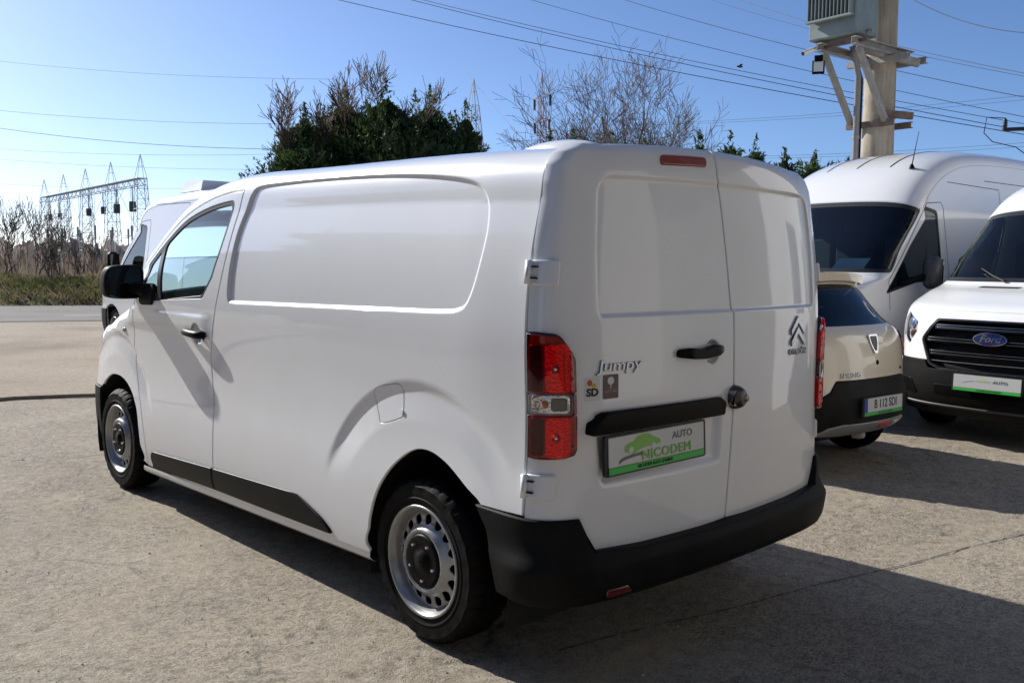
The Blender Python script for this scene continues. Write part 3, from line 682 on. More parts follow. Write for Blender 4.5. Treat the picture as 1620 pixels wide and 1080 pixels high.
# badges and stickers
em = on(van_rear, -.565, 1.232, off=.001); chevrons('maker_emblem', em, .128, .112, DCHROME, rdr, .008)
lettering('lettering', 'CITROËN', .034, on(van_rear, -.570, 1.127, off=.002), DCHROME, rdr, .003, sx=1.1, bold=.0008)
lettering('lettering', 'Jumpy', .054, on(van_rear, .608, 1.149, off=.002), DCHROME, rdl, .003, shear=.12, sx=1.55, bold=.0010)
sm = on(van_rear, .735, 1.074, off=.0005); T = lambda x, y, z=0: sm@Matrix.Translation((x, y, z))
st = prism('sticker', rrect(.062, .080, .004), .0006, sm, mat('clear_sticker', (.62, .62, .61), .3), rdl)
prism('printed_dot', ellipse(.011, .011, 20, -.012, .022), .0004, T(0, 0, .0007), mat('red_print', (.5, .06, .02), .4), st); prism('printed_dot', ellipse(.010, .008, 20, .006, .012), .0004, T(0, 0, .0007), mat('yellow_print', (.55, .42, .05), .4), st)
lettering('lettering', 'SD', .036, T(0, -.012, .001), BLACKP, st, .0003, bold=.0016, sx=1.2)
sm2 = on(van_rear, .652, 1.078, off=.0005)
st2 = prism('sticker', rrect(.072, .084, .006), .0006, sm2, mat('brown_sticker', (.085, .045, .048), .3), rdl)
prism('printed_tree', ellipse(.015, .014, 14, 0, .020)[::-1], .0004, sm2@Matrix.Translation((0, 0, .0007)), SILVER, st2); prism('printed_trunk', rrect(.004, .018, .001, 0, .002), .0004, sm2@Matrix.Translation((0, 0, .0008)), SILVER, st2)
lettering('lettering', 'NATURE', .013, sm2@Matrix.Translation((0, -.016, .001)), mat('pink_print', (.42, .25, .25), .4), st2, .0003, sx=1.15)
# rear bumper
bx, by, BL = curve2([(-.800, 0), (-.798, .2), (-.790, .4), (-.778, .6), (-.762, .72), (-.742, .80), (-.710, .862), (-.668, .905), (-.615, .927), (-.55, .936), (-.46, .936), (-.36, .936)])
bo = spl([.24, .32, .345, .38, .43, .458, .475, .50, .53, .58, .66], [-.06, -.006, .014, .026, .033, .035, .031, .017, .005, .000, -.006])
def bump_s(s, z):
    s = np.asarray(s, float); z = np.asarray(z, float); a = np.abs(s); e = 1e-3
    tx = bx(a+e)-bx(a-e); ty = by(a+e)-by(a-e); L = np.hypot(tx, ty)
    o = bo(z)*(1-.55*sstep(.95, 1.15, a)); nx, ny = -ty/L, tx/L
    return np.stack([bx(a)+nx*o, np.sign(s)*(by(a)+ny*o), z], -1)
side_e = [(BL-.0, .636), (BL-.06, .56), (BL-.105, .45), (BL-.13, .35)]
bl_ = [(-.735, .522), (-.50, .504), (0, .498), (.50, .504), (.735, .522), (.79, .635), (.985, .634)]
bt_ = [(-.985, .634), (-.79, .635)]
bo_ = bl_+side_e+[(1.0, .335), (.6, .325), (-.6, .325), (-1.0, .335)]+[(-a, b) for a, b in side_e[::-1]]+bt_
bp = panel('rear_bumper', bo_, bump_s, PLASTIC, van, (), .03, .008, .055, (), True)
bs = MB(); n = 60; ss = np.linspace(-1.0, 1.0, n); zz = np.interp(np.abs(ss), [.0, .5, .735, .785, 1.0], [.494, .500, .514, .622, .624])
Pb = bump_s(ss, zz); bs.put(np.concatenate([Pb, Pb*np.array([1, .93, 1])+np.array([.10, 0, .006])]), [(i, i+1, i+1+n, i+n) for i in range(n-1)]); bs.build('bumper_step', PLASTIC, bp, True)
for sg in (1,): panel('reflector', fillet([(sg*.575, .352, .008), (sg*.69, .352, .010), (sg*.70, .382, .010), (sg*.60, .382, .008)]), bump_s, REDH if False else RED, bp, (), .02, .004, .01, (), True, .006)
panel('tow_cover', rrect(.012, .15, .003, -.86, .40), bump_s, DARK, bp, (), .02, .001, .003, (), True, .0015)
panel('exhaust_recess', ellipse(.022, .034, 20, -.985, .405), bump_s, DARK, bp, (), .02, .001, .003, (), True, .002)
# roof fittings
for y in (.50, -.50):
    MB().lathe([(.0001, .026), (.05, .025), (.085, .017), (.12, .003), (.13, -.012)], 28, Matrix.Translation((-.34, y, 1.934))@Matrix.Diagonal((1.6, .62, 1, 1))).build('roof_mount', WHITE, van, True)
MB().box((-.30, -.02, 1.952), (.26, .10, .026), Matrix.Identity(4), .010).build('aerial_base', TRIM, van)
# ---- generic body shell: a centre-line profile wrapped round the car ------------------------
class Shell:
    def __init__(s, prof, plan, dz, phi, wside, n=600):
        """prof (x, z) along the centre line; plan (setback, y) across; dz: setback scale, phi: its direction (0 along x, 1 down), both by index of prof"""
        s.cx, s.cz, s.VL = curve2(prof, n)
        s.px, s.py, s.L = curve2(plan)
        t = [0]; 
        for a, b in zip(prof[:-1], prof[1:]): t.append(t[-1]+math.hypot(a[0]-b[0], a[1]-b[1]))
        k = s.VL/t[-1]; s.t = [q*k for q in t]
        s.d = lambda v: np.interp(v, s.t, dz); s.p = lambda v: np.interp(v, s.t, phi); s.w = wside
        s.W = plan[-1][1]; s.sx = 1
    def v_at(s, x=None, z=None, lo=0, hi=None):
        v = np.linspace(lo, hi if hi is not None else s.VL, 4000); q = s.cz(v)-z if z is not None else s.cx(v)-x
        i = np.where(np.diff(np.sign(q)) != 0)[0]; return float(v[i[0]]) if len(i) else float(v[np.abs(q).argmin()])
    def __call__(s, a, v):
        a = np.asarray(a, float); v = np.asarray(v, float); u = np.minimum(np.abs(a), s.L)
        D = s.px(u)*s.d(v); f = s.p(v)*math.pi/2
        x = s.cx(v)+s.sx*D*np.cos(f); z = s.cz(v)+D*np.sin(f)
        ze = s.cz(v)+s.px(s.L)*s.d(v)*np.sin(f)
        return np.stack([x, np.sign(a)*s.py(u)*s.w(ze)/s.W, z], -1)
    def edge(s, v0, v1, n=60):
        v = np.linspace(v0, v1, n); P = s(np.full(n, s.L), v); return [(float(p[0]), float(p[2])) for p in P]
    def side(s, sg=1):
        return lambda x, z: np.stack([np.asarray(x, float), sg*s.w(np.asarray(z, float))+0*np.asarray(x), np.asarray(z, float)], -1)
def both(o, parent): mirrored(o, parent); return o
MIRH = grained('charcoal_mirror_plastic', (.06, .06, .062), .42, 120, .05)
LAMPR = mat('lamp_reflector', (.80, .81, .83), .30, .3)
MIRG = mat('dim_mirror', (.12, .13, .14), .06, 1)
STV = dict(R=.345, W=.225, rf=.215, cap=.09, nh=12, hr=.016)
def make_van(label, high, paint_m, nose_detail, group):
    root = empty('parked_van', label, 'van', group=group)
    rf = [(-1.77, 2.10), (-1.98, 2.30), (-2.34, 2.52), (-2.85, 2.67), (-3.6, 2.74), (-5.9, 2.74)] if high else [(-1.74, 2.06), (-1.86, 2.24), (-2.08, 2.39), (-2.55, 2.47), (-3.4, 2.50), (-5.5, 2.50)] if not nose_detail else [(-1.74, 2.06), (-1.96, 2.22), (-2.32, 2.37), (-2.85, 2.46), (-3.6, 2.49), (-5.5, 2.49)]
    prof = [(-.12, .24), (-.03, .34), (0, .50), (-.012, .66), (-.035, .86), (-.075, 1.02), (-.16, 1.115), (-.38, 1.20), (-.66, 1.275), (-.93, 1.345), (-1.2, 1.585), (-1.48, 1.83)]+rf
    dz = [1, 1, 1, 1, .95, .88, .76, .62, .52, .46, .38, .34, .32, .30, .28, .26, .26, .26]
    ph = [0]*10+[.06, .15, .28, .45, .68, .9, 1, 1]
    ws = spl([.2, .4, .7, 1.0, 1.25, 1.6, 2.0, 2.3, 2.6, 2.9], [.955, .985, 1.0, .992, .975, .93, .875, .835, .79, .74])
    sh = Shell(prof, [(0, 0), (-.010, .25), (-.045, .48), (-.12, .68), (-.25, .84), (-.42, .935), (-.62, .985), (-.80, 1.0)], dz, ph, ws)
    L = sh.L; vz = lambda z: sh.v_at(z=z)
    vb, vh, vw0, vw1 = vz(.695), vz(1.335), vz(1.36), vz(2.085 if high else 2.045)
    FLIP = False
    test = normals(sh, np.array([0.]), np.array([vz(.5)]))[0]; FLIP = test[0] < 0
    A = dict(flip=FLIP)
    # grille, lamps
    gz = lambda z: sh.v_at(z=z, hi=vz(1.1))
    gr = fillet([(-.50, gz(1.045), .05), (.50, gz(1.045), .05), (.615, gz(.87), .05), (.52, gz(.665), .06), (.42, gz(.63), .04), (-.42, gz(.63), .04), (-.52, gz(.665), .06), (-.615, gz(.87), .05)])
    hl = fillet([(.70, gz(1.005), .03), (.705, gz(.93), .02), (.80, gz(.815), .02), (1.03, gz(.875), .03), (1.02, gz(1.02), .03), (.93, gz(1.095), .03)])
    mir = lambda p: [(-a, b) for a, b in p][::-1]
    top = vz(1.12)
    fw = panel('front_wings', [(-L, vb), (L, vb), (L, top), (-L, top)], sh, paint_m, root, [gr, hl, mir(hl)], .05, .004, .02, **A)
    panel('bonnet', [(-L, top+.004), (L, top+.004), (L, vh), (-L, vh)], sh, paint_m, root, (), .05, .003, .012, **A)
    bmp = panel('front_bumper', [(-L, .0), (L, .0), (L, vb-.004), (.56, vb-.004), (.52, gz(.625)), (-.52, gz(.625)), (-.56, vb-.004), (-L, vb-.004)], sh, PLASTIC, root, (), .04, .005, .03, off=.018, **A)
    g = panel('grille', gr, sh, DARK, root, (), .05, .003, .01, off=-.055, **A)
    gin = np.array(gr); gin = gin-pnorm(gin if area(gin) > 0 else gin[::-1])*0 ; c0 = gin.mean(0); inner = c0+(gin-c0)*np.array([.955, .93])
    panel('grille_surround', gr, sh, TRIM, g, [inner], .03, .006, .05, off=.012, **A)
    panel('grille_trim', c0+(gin-c0)*np.array([1.006, 1.012]), sh, DCHROME, g, [c0+(gin-c0)*np.array([.988, .982])], .03, .002, .02, off=.016, **A)
    for z, w_ in ((.985, .50), (.875, .57), (.765, .53)):
        bar = panel('grille_bar', fillet([(-w_, gz(z-.026), .01), (w_, gz(z-.026), .01), (w_+.01, gz(z+.022), .01), (-w_-.01, gz(z+.022), .01)]), sh, TRIM, g, (), .04, .006, .04, off=.004, **A)
        for q in (-.012, .010): panel('grille_bar_trim', [(-w_+.02, gz(z+q)), (w_-.02, gz(z+q)), (w_-.02, gz(z+q+.005)), (-w_+.02, gz(z+q+.005))], sh, DCHROME, bar, (), .04, .001, .004, off=.009, **A)
    for m_ in (1, -1):
        h_ = hl if m_ > 0 else mir(hl)
        lampo = panel('headlight', h_, sh, LAMPR, root, (), .03, .003, .03, off=-.045, **A)
        ctr = np.array(h_).mean(0)
        for (ds, dv, r_, mt) in ((.01, .055, .062, mat('lamp_projector', (.30, .36, .46), .06, .7)), (-.03, -.06, .036, mat('amber_bulb', (.45, .16, .05), .25, 0, 1))):
            MB().lathe([(.0001, .026), (r_*.5, .023), (r_*.9, .012), (r_, .0), (r_*1.12, .008), (r_*1.2, -.004)], 24, on(sh, ctr[0]+ds*m_, ctr[1]+dv, right=-1 if FLIP else 1, off=-.04)@(Matrix.Identity(4))).build('lamp_bowl', mt, lampo, True)
        panel('headlight_cover', h_, sh, glass('clear_cover', (.93, .94, .96)), lampo, (), .04, .002, .004, off=-.002, **A)
    em_v = gz(.905)
    ef = on(sh, 0., em_v, right=1 if not FLIP else -1, off=.028)
    if ef.col[0][1] < 0: pass
    ef = frame(sh(np.array([0.]), np.array([em_v]))[0]+np.array([.028, 0, 0]), (0, 1, 0), (-.12, 0, 1))
    if nose_detail:
        e0 = prism('badge', ellipse(.135, .055, 40), .012, ef, CHROME, root)
        prism('badge_field', ellipse(.126, .047, 40), .003, ef@Matrix.Translation((0, 0, .0115)), mat('deep_blue_enamel', (.008, .018, .11), .15, 0, 1), e0)
        lettering('lettering', 'Ford', .082, ef@Matrix.Translation((0, .002, .0155)), CHROME, e0, .001, shear=.35, sx=1.05)
    # bumper detail: plate, fog recesses, lower lip
    pf = frame((.048, .02, .545), (0, 1, 0), (-.05, 0, 1))
    if nose_detail: number_plate(bmp, pf, .56, .145, 'faded')
    for m_ in (1, -1):
        panel('fog_recess', fillet([(m_*.62, vz(.40), .02), (m_*.86, vz(.42), .03), (m_*.84, vz(.53), .05), (m_*.70, vz(.53), .05)]), sh, TRIM, bmp, (), .03, .006, .02, off=.026, **A)
    panel('bumper_lip', rrect(1.7, .02, .008, 0, vz(.33)), sh, mat('dark_grey_lip', (.045, .045, .046), .5), bmp, (), .04, .006, .03, off=.030, **A)
    panel('vent_panel', rrect(.90, .085, .02, 0, vz(.46)), sh, TRIM, bmp, (), .04, .004, .02, off=.021, **A)
    # windscreen: black ceramic border, glass, wipers, bonnet vents
    k0, k1 = .905*L, .945*L
    ws_o = fillet([(-k1, vw0, .05), (k1, vw0, .05), (k1, vw1, .06), (-k1, vw1, .06)])
    ws_i = fillet([(-k1+.05, vw0+.07, .06), (k1-.05, vw0+.07, .06), (k1-.055, vw1-.06, .08), (-k1+.055, vw1-.06, .08)])
    bord = panel('windscreen_border', ws_o, sh, SEAL, root, [ws_i], .05, .002, .006, off=-.006, **A)
    panel('windscreen', ws_i, sh, WSGLASS, root, (), .08, .001, .004, off=-.007, **A)
    panel('pillar_panel', [(-L, vh+.003), (L, vh+.003), (L, vw1+.014), (-L, vw1+.014)], sh, paint_m, root, [c for c in [np.array(ws_o).mean(0)+(np.array(ws_o)-np.array(ws_o).mean(0))*1.004]], .05, .003, .02, **A)
    for a, b in ((-.50, -.10), (.12, .52)):
        panel('bonnet_vent', fillet([(a, vh-.105, .01), (b-.03, vh-.105, .01), (b, vh-.055, .01), (a+.03, vh-.055, .01)]), sh, DARK, root, (), .04, .002, .006, off=.003, **A)
    for a, b, dv in ((-.30, -.60, .17), (.35, -.12, .05)):
        p = [sh(np.array([q]), np.array([v]))[0]+np.array([.02, 0, .012]) for q, v in ((a, vw0-.01), (a*.5+b*.5, vw0+dv*.45), (b, vw0+dv))]
        wp = MB().tube(p, [.012, .010, .007], 6); wp.build('wiper', TRIM, root)
    # roof
    roof = panel('roof', [(-L, vw1+.017), (L, vw1+.017), (L, sh.VL), (-L, sh.VL)], sh, paint_m, root, (), .07, .003, .012, **A)
    for a in (-.46, -.02, .44):
        panel('roof_rib', rrect(.022, sh.VL-vw1-.75, .008, a, (sh.VL+vw1+.50)/2), sh, TRIM, roof, (), .10, .002, .004, off=.003, bstep=.05, **A)
    for a in (-L+.035, L-.035): panel('roof_gutter', rrect(.014, sh.VL-vw1-.05, .004, a, (sh.VL+vw1)/2), sh, GREYP, roof, (), .10, .002, .006, off=.002, bstep=.05, **A)
    if high:
        ab = sh(np.array([.74]), np.array([vw1+.62]))[0]
        an = MB(); an.lathe([(.0001, .05), (.012, .045), (.028, .012), (.032, 0)], 14, Matrix.Translation(ab)); an.build('aerial_foot', TRIM, roof, True)
        MB().tube([ab+np.array([0, 0, .03]), ab+np.array([-.17, -.03, .40])], [.006, .0025], 6).build('aerial', TRIM, roof)
    # sides
    E_ = sh.edge(0, sh.VL); xr = -5.9 if high else -5.5
    def arch(cx, r, x0=None): return [(cx+r*math.cos(t), .345+r*math.sin(t)) for t in np.linspace(0.08, math.pi-.08, 18)]
    low = [p for p in [(xr, .36)]]+arch(-4.55, .42)[::-1]+arch(-1.03, .43)[::-1]
    out = E_+[(xr, E_[-1][1]), (xr, .36)]+[q for q in arch(-4.55, .42)[::-1]]+[q for q in arch(-1.03, .43)[::-1]]
    e12 = [q for q in E_ if 1.25 < q[1] < 2.1]
    ax = lambda z: float(np.interp(z, [q[1] for q in E_], [q[0] for q in E_]))
    sidew = fillet([(ax(1.25)-.15, 1.15, .02), (-1.75, 1.26, .06), (-2.30, 1.27, .06), (-2.30, 1.99, .07), (-2.02, 2.03, .08), (ax(1.93)-.10, 1.90, .06), (ax(1.62)-.11, 1.62)], 5)
    for sg in (1, -1):
        sf = sh.side(sg); fl_ = normals(sf, np.array([-3.]), np.array([1.]))[0][1]*sg < 0
        sd = panel('side_panel', out, sf, paint_m, root, [sidew], .12, .003, .02, (), fl_, bstep=.05)
        if sg > 0: sd['label'] = 'left side panel with the cab door and its window'
        c_ = np.array(sidew).mean(0); wi = c_+(np.array(sidew)-c_)*np.array([.93, .93])
        panel('window_seal', sidew, sf, SEAL, sd, [wi], .06, .002, .01, (), fl_, -.004)
        panel('window_pane', wi, sf, WSGLASS if not high else GLASS, sd, (), .10, .001, .003, (), fl_, -.010)
        for pts in ([(-2.42, .45), (-2.42, 2.02), (-2.38, 2.08), (ax(2.02)-.06, 2.06), (ax(1.6)-.05, 1.60), (ax(1.3)-.05, 1.28), (ax(1.3)-.06, 1.0)], [(-3.75, .42), (-3.75, 2.28), (-2.55, 2.30)], [(-3.4, 2.36), (-5.5, 2.36)] if high else [(-3.9, 2.0), (-5.3, 2.0)]):
            seam('door_gap', pts, sf, DARK, sd, .007, .002)
        pm_ = sf(np.array([-1.55]), np.array([1.33]))[0]
        fo = sg < 0 and nose_detail; my = pm_[1]+sg*(.05 if fo else .17); mx_ = -1.78 if fo else (-1.74 if high else -1.55); mz_ = 1.36 if high else 1.44
        mm = MB(); mm.box((mx_, my, mz_), (.20, .10, .34) if fo else (.13, .17, .32), None, .045)
        mo = mm.build('wing_mirror', MIRH if high or nose_detail else TRIM, root, sharp=60); MB().tube([(-1.46, pm_[1]-sg*.03, 1.25), (mx_+.02, my-sg*.04, 1.32)], .035, 8).build('mirror_arm', TRIM, mo, True)
        MB().box((mx_-(.0 if fo else .077), my-(sg*.052 if fo else 0), mz_), (.16, .012, .28) if fo else (.012, .14, .26), None, .005).build('mirror_glass', MIRG, mo)
        for cx in (-1.03, -4.55): wheel('wheel', root, cx, sg*.965, sg, STV)
    pr = MB(); pr.put([(xr, -.95, .40), (xr, .95, .40), (xr, .80, E_[-1][1]), (xr, -.80, E_[-1][1])], [(0, 1, 2, 3)]); pr.build('rear_door', paint_m, root)
    bx_ = MB(); bx_.box((-2.9, 0, .55), (5.0, 1.1, .40)); bx_.box((-2.75, 0, .55), (2.6, 1.85, .42)); bx_.box((-.62, 0, .70), (.5, 1.3, .6)); bx_.build('underbody', DARK, root)
    GI = mat('dark_cab_lining', (.028, .029, .032), .8); SE = mat('dark_cab_seat', (.022, .023, .027), .85)
    MB().box((-2.62, 0, 1.45), (.05, 1.5, 1.4)).build('bulkhead', GI, root); MB().box((-1.9, 0, .80), (1.5, 1.8, .1)).build('cab_floor', GI, root)
    MB().box((-1.32, 0, 1.22), (.50, 1.70, .26), None, .05).build('dashboard', GI, root)
    for y in (.5, -.1, -.55):
        sb = MB(); sb.box((-2.12, y, 1.02), (.5, .46, .2), None, .05); st_ = sb.build('seat', SE, root); MB().box((-2.40, y, 1.42), (.13, .46, .66), None, .05).build('backrest', SE, st_); MB().box((-2.42, y, 1.84), (.1, .26, .18), None, .04).build('headrest', SE, st_)
    sw = MB(); t = np.linspace(0, 2*math.pi, 25); sw.tube([(-1.72+.06*math.sin(a), .48+.19*math.cos(a), 1.36+.17*math.sin(a)) for a in t], .015, 6, None, False); sw.build('steering_wheel', TRIM, root, True)
    root['sx'] = 0; del root['sx']
    return root, sh, vw0
def dep(u, v, d):
    """point seen at photo pixel (u, v) at a given depth: used to place things measured in the photograph"""
    q = fw*d+Vector(r2)*((u-810)/FPX*d)-Vector(u2)*((v-540)/FPX*d); return Vector(CAM)+q
tv, tsh, _ = make_van('white van at the right edge facing the camera, with black grille and blue oval badge', False, paint('bright_white_paint', (.82, .82, .80), amt=.05), True, 'white vans parked nose out on the right')
tv.location = (.0, -4.85, 0); tv.rotation_euler = (0, 0, math.radians(87))
hv, hsh, hv0 = make_van('high-roofed white van behind the cream hatchback, with an aerial on its roof', True, WHITE2, False, 'white vans parked nose out on the right')
hv.location = (2.50, -4.78, 0); hv.scale = (1.05, 1.05, 1.05); hv.rotation_euler = (0, 0, math.radians(86))
# paper on its dashboard
pp = MB().box((0, 0, 0), (.21, .34, .002)).build('paper_sheet', mat('white_paper', (.84, .86, .84), .7)); tag(pp, 'white sheet of paper lying on the dashboard behind the high-roofed van\'s windscreen', 'paper')
pp.matrix_world = Matrix.Translation((2.50, -4.78, 0))@Matrix.Rotation(math.radians(86), 4, 'Z')@Matrix.Scale(1.05, 4)@Matrix.Translation((-1.33, .50, 1.430))@Matrix.Rotation(math.radians(38), 4, 'Y')
# van beyond the delivery van: nose to the left, box on its roof
lv, lsh, _ = make_van('white van beyond the delivery van, pointing left, with a cooling box on its roof', False, paint('lilac_white_paint', (.78, .78, .80)), False, None)
lv.location = (13.39, -3.23, 0)
cb = MB(); cb.put([(-.40, -.55, 0), (.36, -.55, 0), (.36, .55, 0), (-.40, .55, 0), (-.36, -.50, .15), (.22, -.50, .17), (.22, .50, .17), (-.36, .50, .15)], [(3, 2, 1, 0), (4, 5, 6, 7), (0, 1, 5, 4), (1, 2, 6, 5), (2, 3, 7, 6), (3, 0, 4, 7)], Matrix.Translation((13.39-3.05, -3.23, 2.48)))
cbx = cb.build('cooling_unit', WHITE2); tag(cbx, 'white cooling box on the roof of the van that points left', 'cooling unit')
gr_ = MB(); [gr_.box((13.39-2.75, -3.23, 2.51+.022*k), (.02, .8, .010)) for k in range(5)]; gr_.build('vent_slats', DARK, cbx)
# ---- cream hatchback ------------------------------------------------------------------------
hb = empty('hatchback', 'cream hatchback with black rear bumper and dark rear window, half hidden by the delivery van', 'car')
cprof = [(.12, .285), (.03, .35), (0, .46), (.008, .58), (.026, .66), (.036, .76), (.055, .90), (.092, 1.0), (.19, 1.09), (.33, 1.26), (.47, 1.39), (.66, 1.455), (1.2, 1.49), (1.9, 1.455), (2.35, 1.33), (2.95, .98), (3.4, .88), (3.68, .74), (3.73, .5), (3.66, .25)]
cdz = [1, 1, 1, 1, .95, .9, .85, .8, .78, .72, .55, .42, .38, .38, .45, .5, .6, .9, 1, 1]
cph = [0, 0, 0, 0, 0, 0, 0, 0, .0, .06, .35, .75, 1, 1, 1.2, 1.45, 1.6, 2, 2, 2]
cws = spl([.2, .35, .55, .75, .9, 1.03, 1.2, 1.35, 1.5], [.72, .765, .79, .785, .77, .73, .645, .575, .50])
cs = Shell(cprof, [(0, 0), (-.010, .2), (-.04, .38), (-.10, .54), (-.20, .67), (-.34, .75), (-.50, .785)], cdz, cph, cws)
cs.sx = -1
L = cs.L; cz = lambda z: cs.v_at(z=z, hi=cs.v_at(z=1.40))
fl_ = normals(cs, np.array([0.]), np.array([cz(.5)]))[0][0] > 0; A = dict(flip=bool(fl_))
bt = [(-L, cz(.60)), (-.60, cz(.56)), (-.50, cz(.61)), (-.44, cz(.685)), (.44, cz(.685)), (.50, cz(.61)), (.60, cz(.56)), (L, cz(.60))]
cb_ = panel('rear_bumper', [(-L, 0)]+bt+[(L, 0)], cs, grained('worn_black_plastic', (.016, .015, .014), .5), hb, (), .03, .006, .03, off=.012, **A)
glo = fillet([(-.60, cz(1.065), .05), (.60, cz(1.065), .05), (.545, cz(1.362), .07), (-.545, cz(1.362), .07)])
rl = [fillet([(sg*.605, cz(.80), .03), (sg*.74, cz(.83), .02), (sg*.80, cz(1.00), .03), (sg*.64, cz(1.0), .02), (sg*.58, cz(.93), .04)]) for sg in (1, -1)]
tg = panel('tailgate', [(a, b+.004) for a, b in bt]+[(L, cz(1.385)), (-L, cz(1.385))], cs, CREAM, hb, [glo]+rl, .04, .004, .02, **A)
panel('rear_window', glo, cs, BACKGLASS, hb, (), .06, .002, .006, off=-.004, **A)
panel('rear_window_lining', [tuple(np.array(glo).mean(0)+(np.array(q)-np.array(glo).mean(0))*.96) for q in glo], cs, mat('dark_boot_lining', (.012, .012, .014), .8), hb, (), .08, .002, .006, off=-.10, **A)
for k, r in enumerate(rl):
    q = panel('tail_light', r, cs, mat('dark_tail_lens', (.10, .006, .008), .12, 0, 1), hb, (), .03, .005, .02, off=.012, **A)
    c_ = np.array(r).mean(0); panel('lamp_insert', c_+(np.array(r)-c_)*np.array([.5, .62]), cs, REDH, q, (), .02, .004, .01, off=.018, **A)
sp = MB(); n = 15; ss = np.linspace(-.60, .60, n)
top_ = cs(ss*.95, np.full(n, cs.v_at(z=1.44))); lip = cs(ss, np.full(n, cz(1.382)))+np.array([-.085, 0, .062]); und = cs(ss*.96, np.full(n, cz(1.372)))+np.array([-.010, 0, -.005]); lip2 = lip+np.array([.016, 0, -.060])
sp.put(np.concatenate([top_+np.array([0, 0, .006]), lip, lip2, und]), [(k*n+i, k*n+i+1, (k+1)*n+i+1, (k+1)*n+i) for k in range(3) for i in range(n-1)]+[(0, n, 2*n, 3*n), (4*n-1, 3*n-1, 2*n-1, n-1)]); spo = sp.build('roof_spoiler', CREAM, hb, sharp=50)
panel('roof_panel', [(-L, cs.v_at(z=1.40)), (L, cs.v_at(z=1.40)), (L, cs.v_at(x=2.0)), (-L, cs.v_at(x=2.0))], cs, CREAM, hb, (), .08, .003, .01, **A)
panel('windscreen', [(-L*.9, cs.v_at(x=2.02)), (L*.9, cs.v_at(x=2.02)), (L*.93, cs.v_at(x=2.85)), (-L*.93, cs.v_at(x=2.85))], cs, BACKGLASS, hb, (), .10, .003, .01, **A)
panel('bonnet_and_nose', [(-L, cs.v_at(x=2.87)), (L, cs.v_at(x=2.87)), (L, cs.VL), (-L, cs.VL)], cs, CREAM, hb, (), .08, .003, .01, **A)
def F_(s, v, off=.0):
    P = cs(np.array([s]), np.array([v]))[0]; a = cs(np.array([s-.02]), np.array([v]))[0]-cs(np.array([s+.02]), np.array([v]))[0]; b = cs(np.array([s]), np.array([v+.02]))[0]-cs(np.array([s]), np.array([v-.02]))[0]
    m = frame(P, a, b); m.translation += m.col[2].to_3d()*off; return m
em = F_(0, cz(.935)); b_ = prism('maker_emblem', fillet([(-.058, .068, .012), (.058, .068, .012), (.050, .0, .02), (.018, -.072, .01), (-.018, -.072, .01), (-.050, 0, .02)]), .008, em, CHROME, hb)
prism('emblem_field', fillet([(-.042, .054, .008), (.042, .054, .008), (.034, .0, .02), (.009, -.053, .004), (-.009, -.053, .004), (-.034, 0, .02)]), .003, em@Matrix.Translation((0, 0, .0075)), mat('dark_enamel', (.06, .06, .06), .3, 1), b_)
MB().lathe([(.0001, .004), (.016, .004), (.019, 0)], 20, F_(-.02, cz(.80))).build('keyhole', DARK, hb)
lettering('lettering', 'SPRING', .052, F_(.30, cz(.722), .002), DCHROME, hb, .002, sx=1.25)
lettering('lettering', '65', .034, F_(-.42, cz(.735), .002), INK, hb, .002, sx=1.25)
pr_ = panel('plate_recess', fillet([(-.36, cz(.36), .03), (.36, cz(.36), .03), (.34, cz(.57), .03), (-.34, cz(.57), .03)]), cs, DARK, cb_, (), .04, .004, .01, off=.0135, **A)
pmx = F_(0, cz(.500), .018); number_plate(cb_, pmx, .54, .135, 'number')
panel('skid_plate', fillet([(-.62, .04, .03), (.62, .04, .03), (.52, cz(.365), .03), (.40, cz(.385), .02), (-.40, cz(.385), .02), (-.52, cz(.365), .03)]), cs, mat('silver_skid_paint', (.30, .30, .295), .35, .3), hb, (), .04, .005, .03, off=.022, **A)
panel('rear_reflector', rrect(.16, .040, .012, -.10, cz(.355)), cs, REDH, cb_, (), .03, .003, .01, off=.027, **A)
panel('reversing_lamp', rrect(.10, .036, .012, -.26, cz(.360)), cs, CLEAR, cb_, (), .03, .003, .01, off=.027, **A)
Ec = cs.edge(0, cs.VL)
def carch(cx, r): return [(cx+r*math.cos(t), .28+r*math.sin(t)) for t in np.linspace(.05, math.pi-.05, 16)]
oc = Ec+carch(3.05, .32)+carch(.62, .32)
for sg in (1, -1):
    sf = cs.side(sg); f2 = normals(sf, np.array([1.5]), np.array([.7]))[0][1]*sg < 0
    sd = panel('side_panel', oc, sf, CREAM, hb, (), .10, .003, .02, (), f2, bstep=.04)
    panel('side_window', fillet([(.62, 1.02, .05), (2.55, .96, .05), (2.0, 1.30, .1), (.85, 1.33, .08)]), sf, BACKGLASS, sd, (), .15, .002, .006, (), f2, .003)
    for cx in (.62, 3.05): wheel('wheel', hb, cx, sg*.75, sg, dict(R=.285, W=.17, rf=.185, cap=.075, nh=12, hr=.012))
    panel('arch_trim', np.concatenate([np.array(carch(.62, .36)), np.array(carch(.62, .315))[::-1]]), sf, PLASTIC, sd, (), .06, .004, .02, (), f2, .008)
u_ = MB(); u_.box((1.85, 0, .40), (3.2, 1.0, .34)); u_.box((1.85, 0, .42), (1.7, 1.4, .36)); u_.build('underbody', DARK, hb)
MB().lathe([(.0001, .02), (.022, .02), (.034, -.02), (.036, -.06)], 14, Matrix.Translation((.16, -.05, .245))@Matrix.Rotation(math.radians(-90), 4, 'Y')).build('tow_cap', mat('pale_plastic_cap', (.55, .53, .48), .6), hb, True)
hb.location = (.205, -3.39, 0); hb.rotation_euler = (0, 0, math.radians(-4))
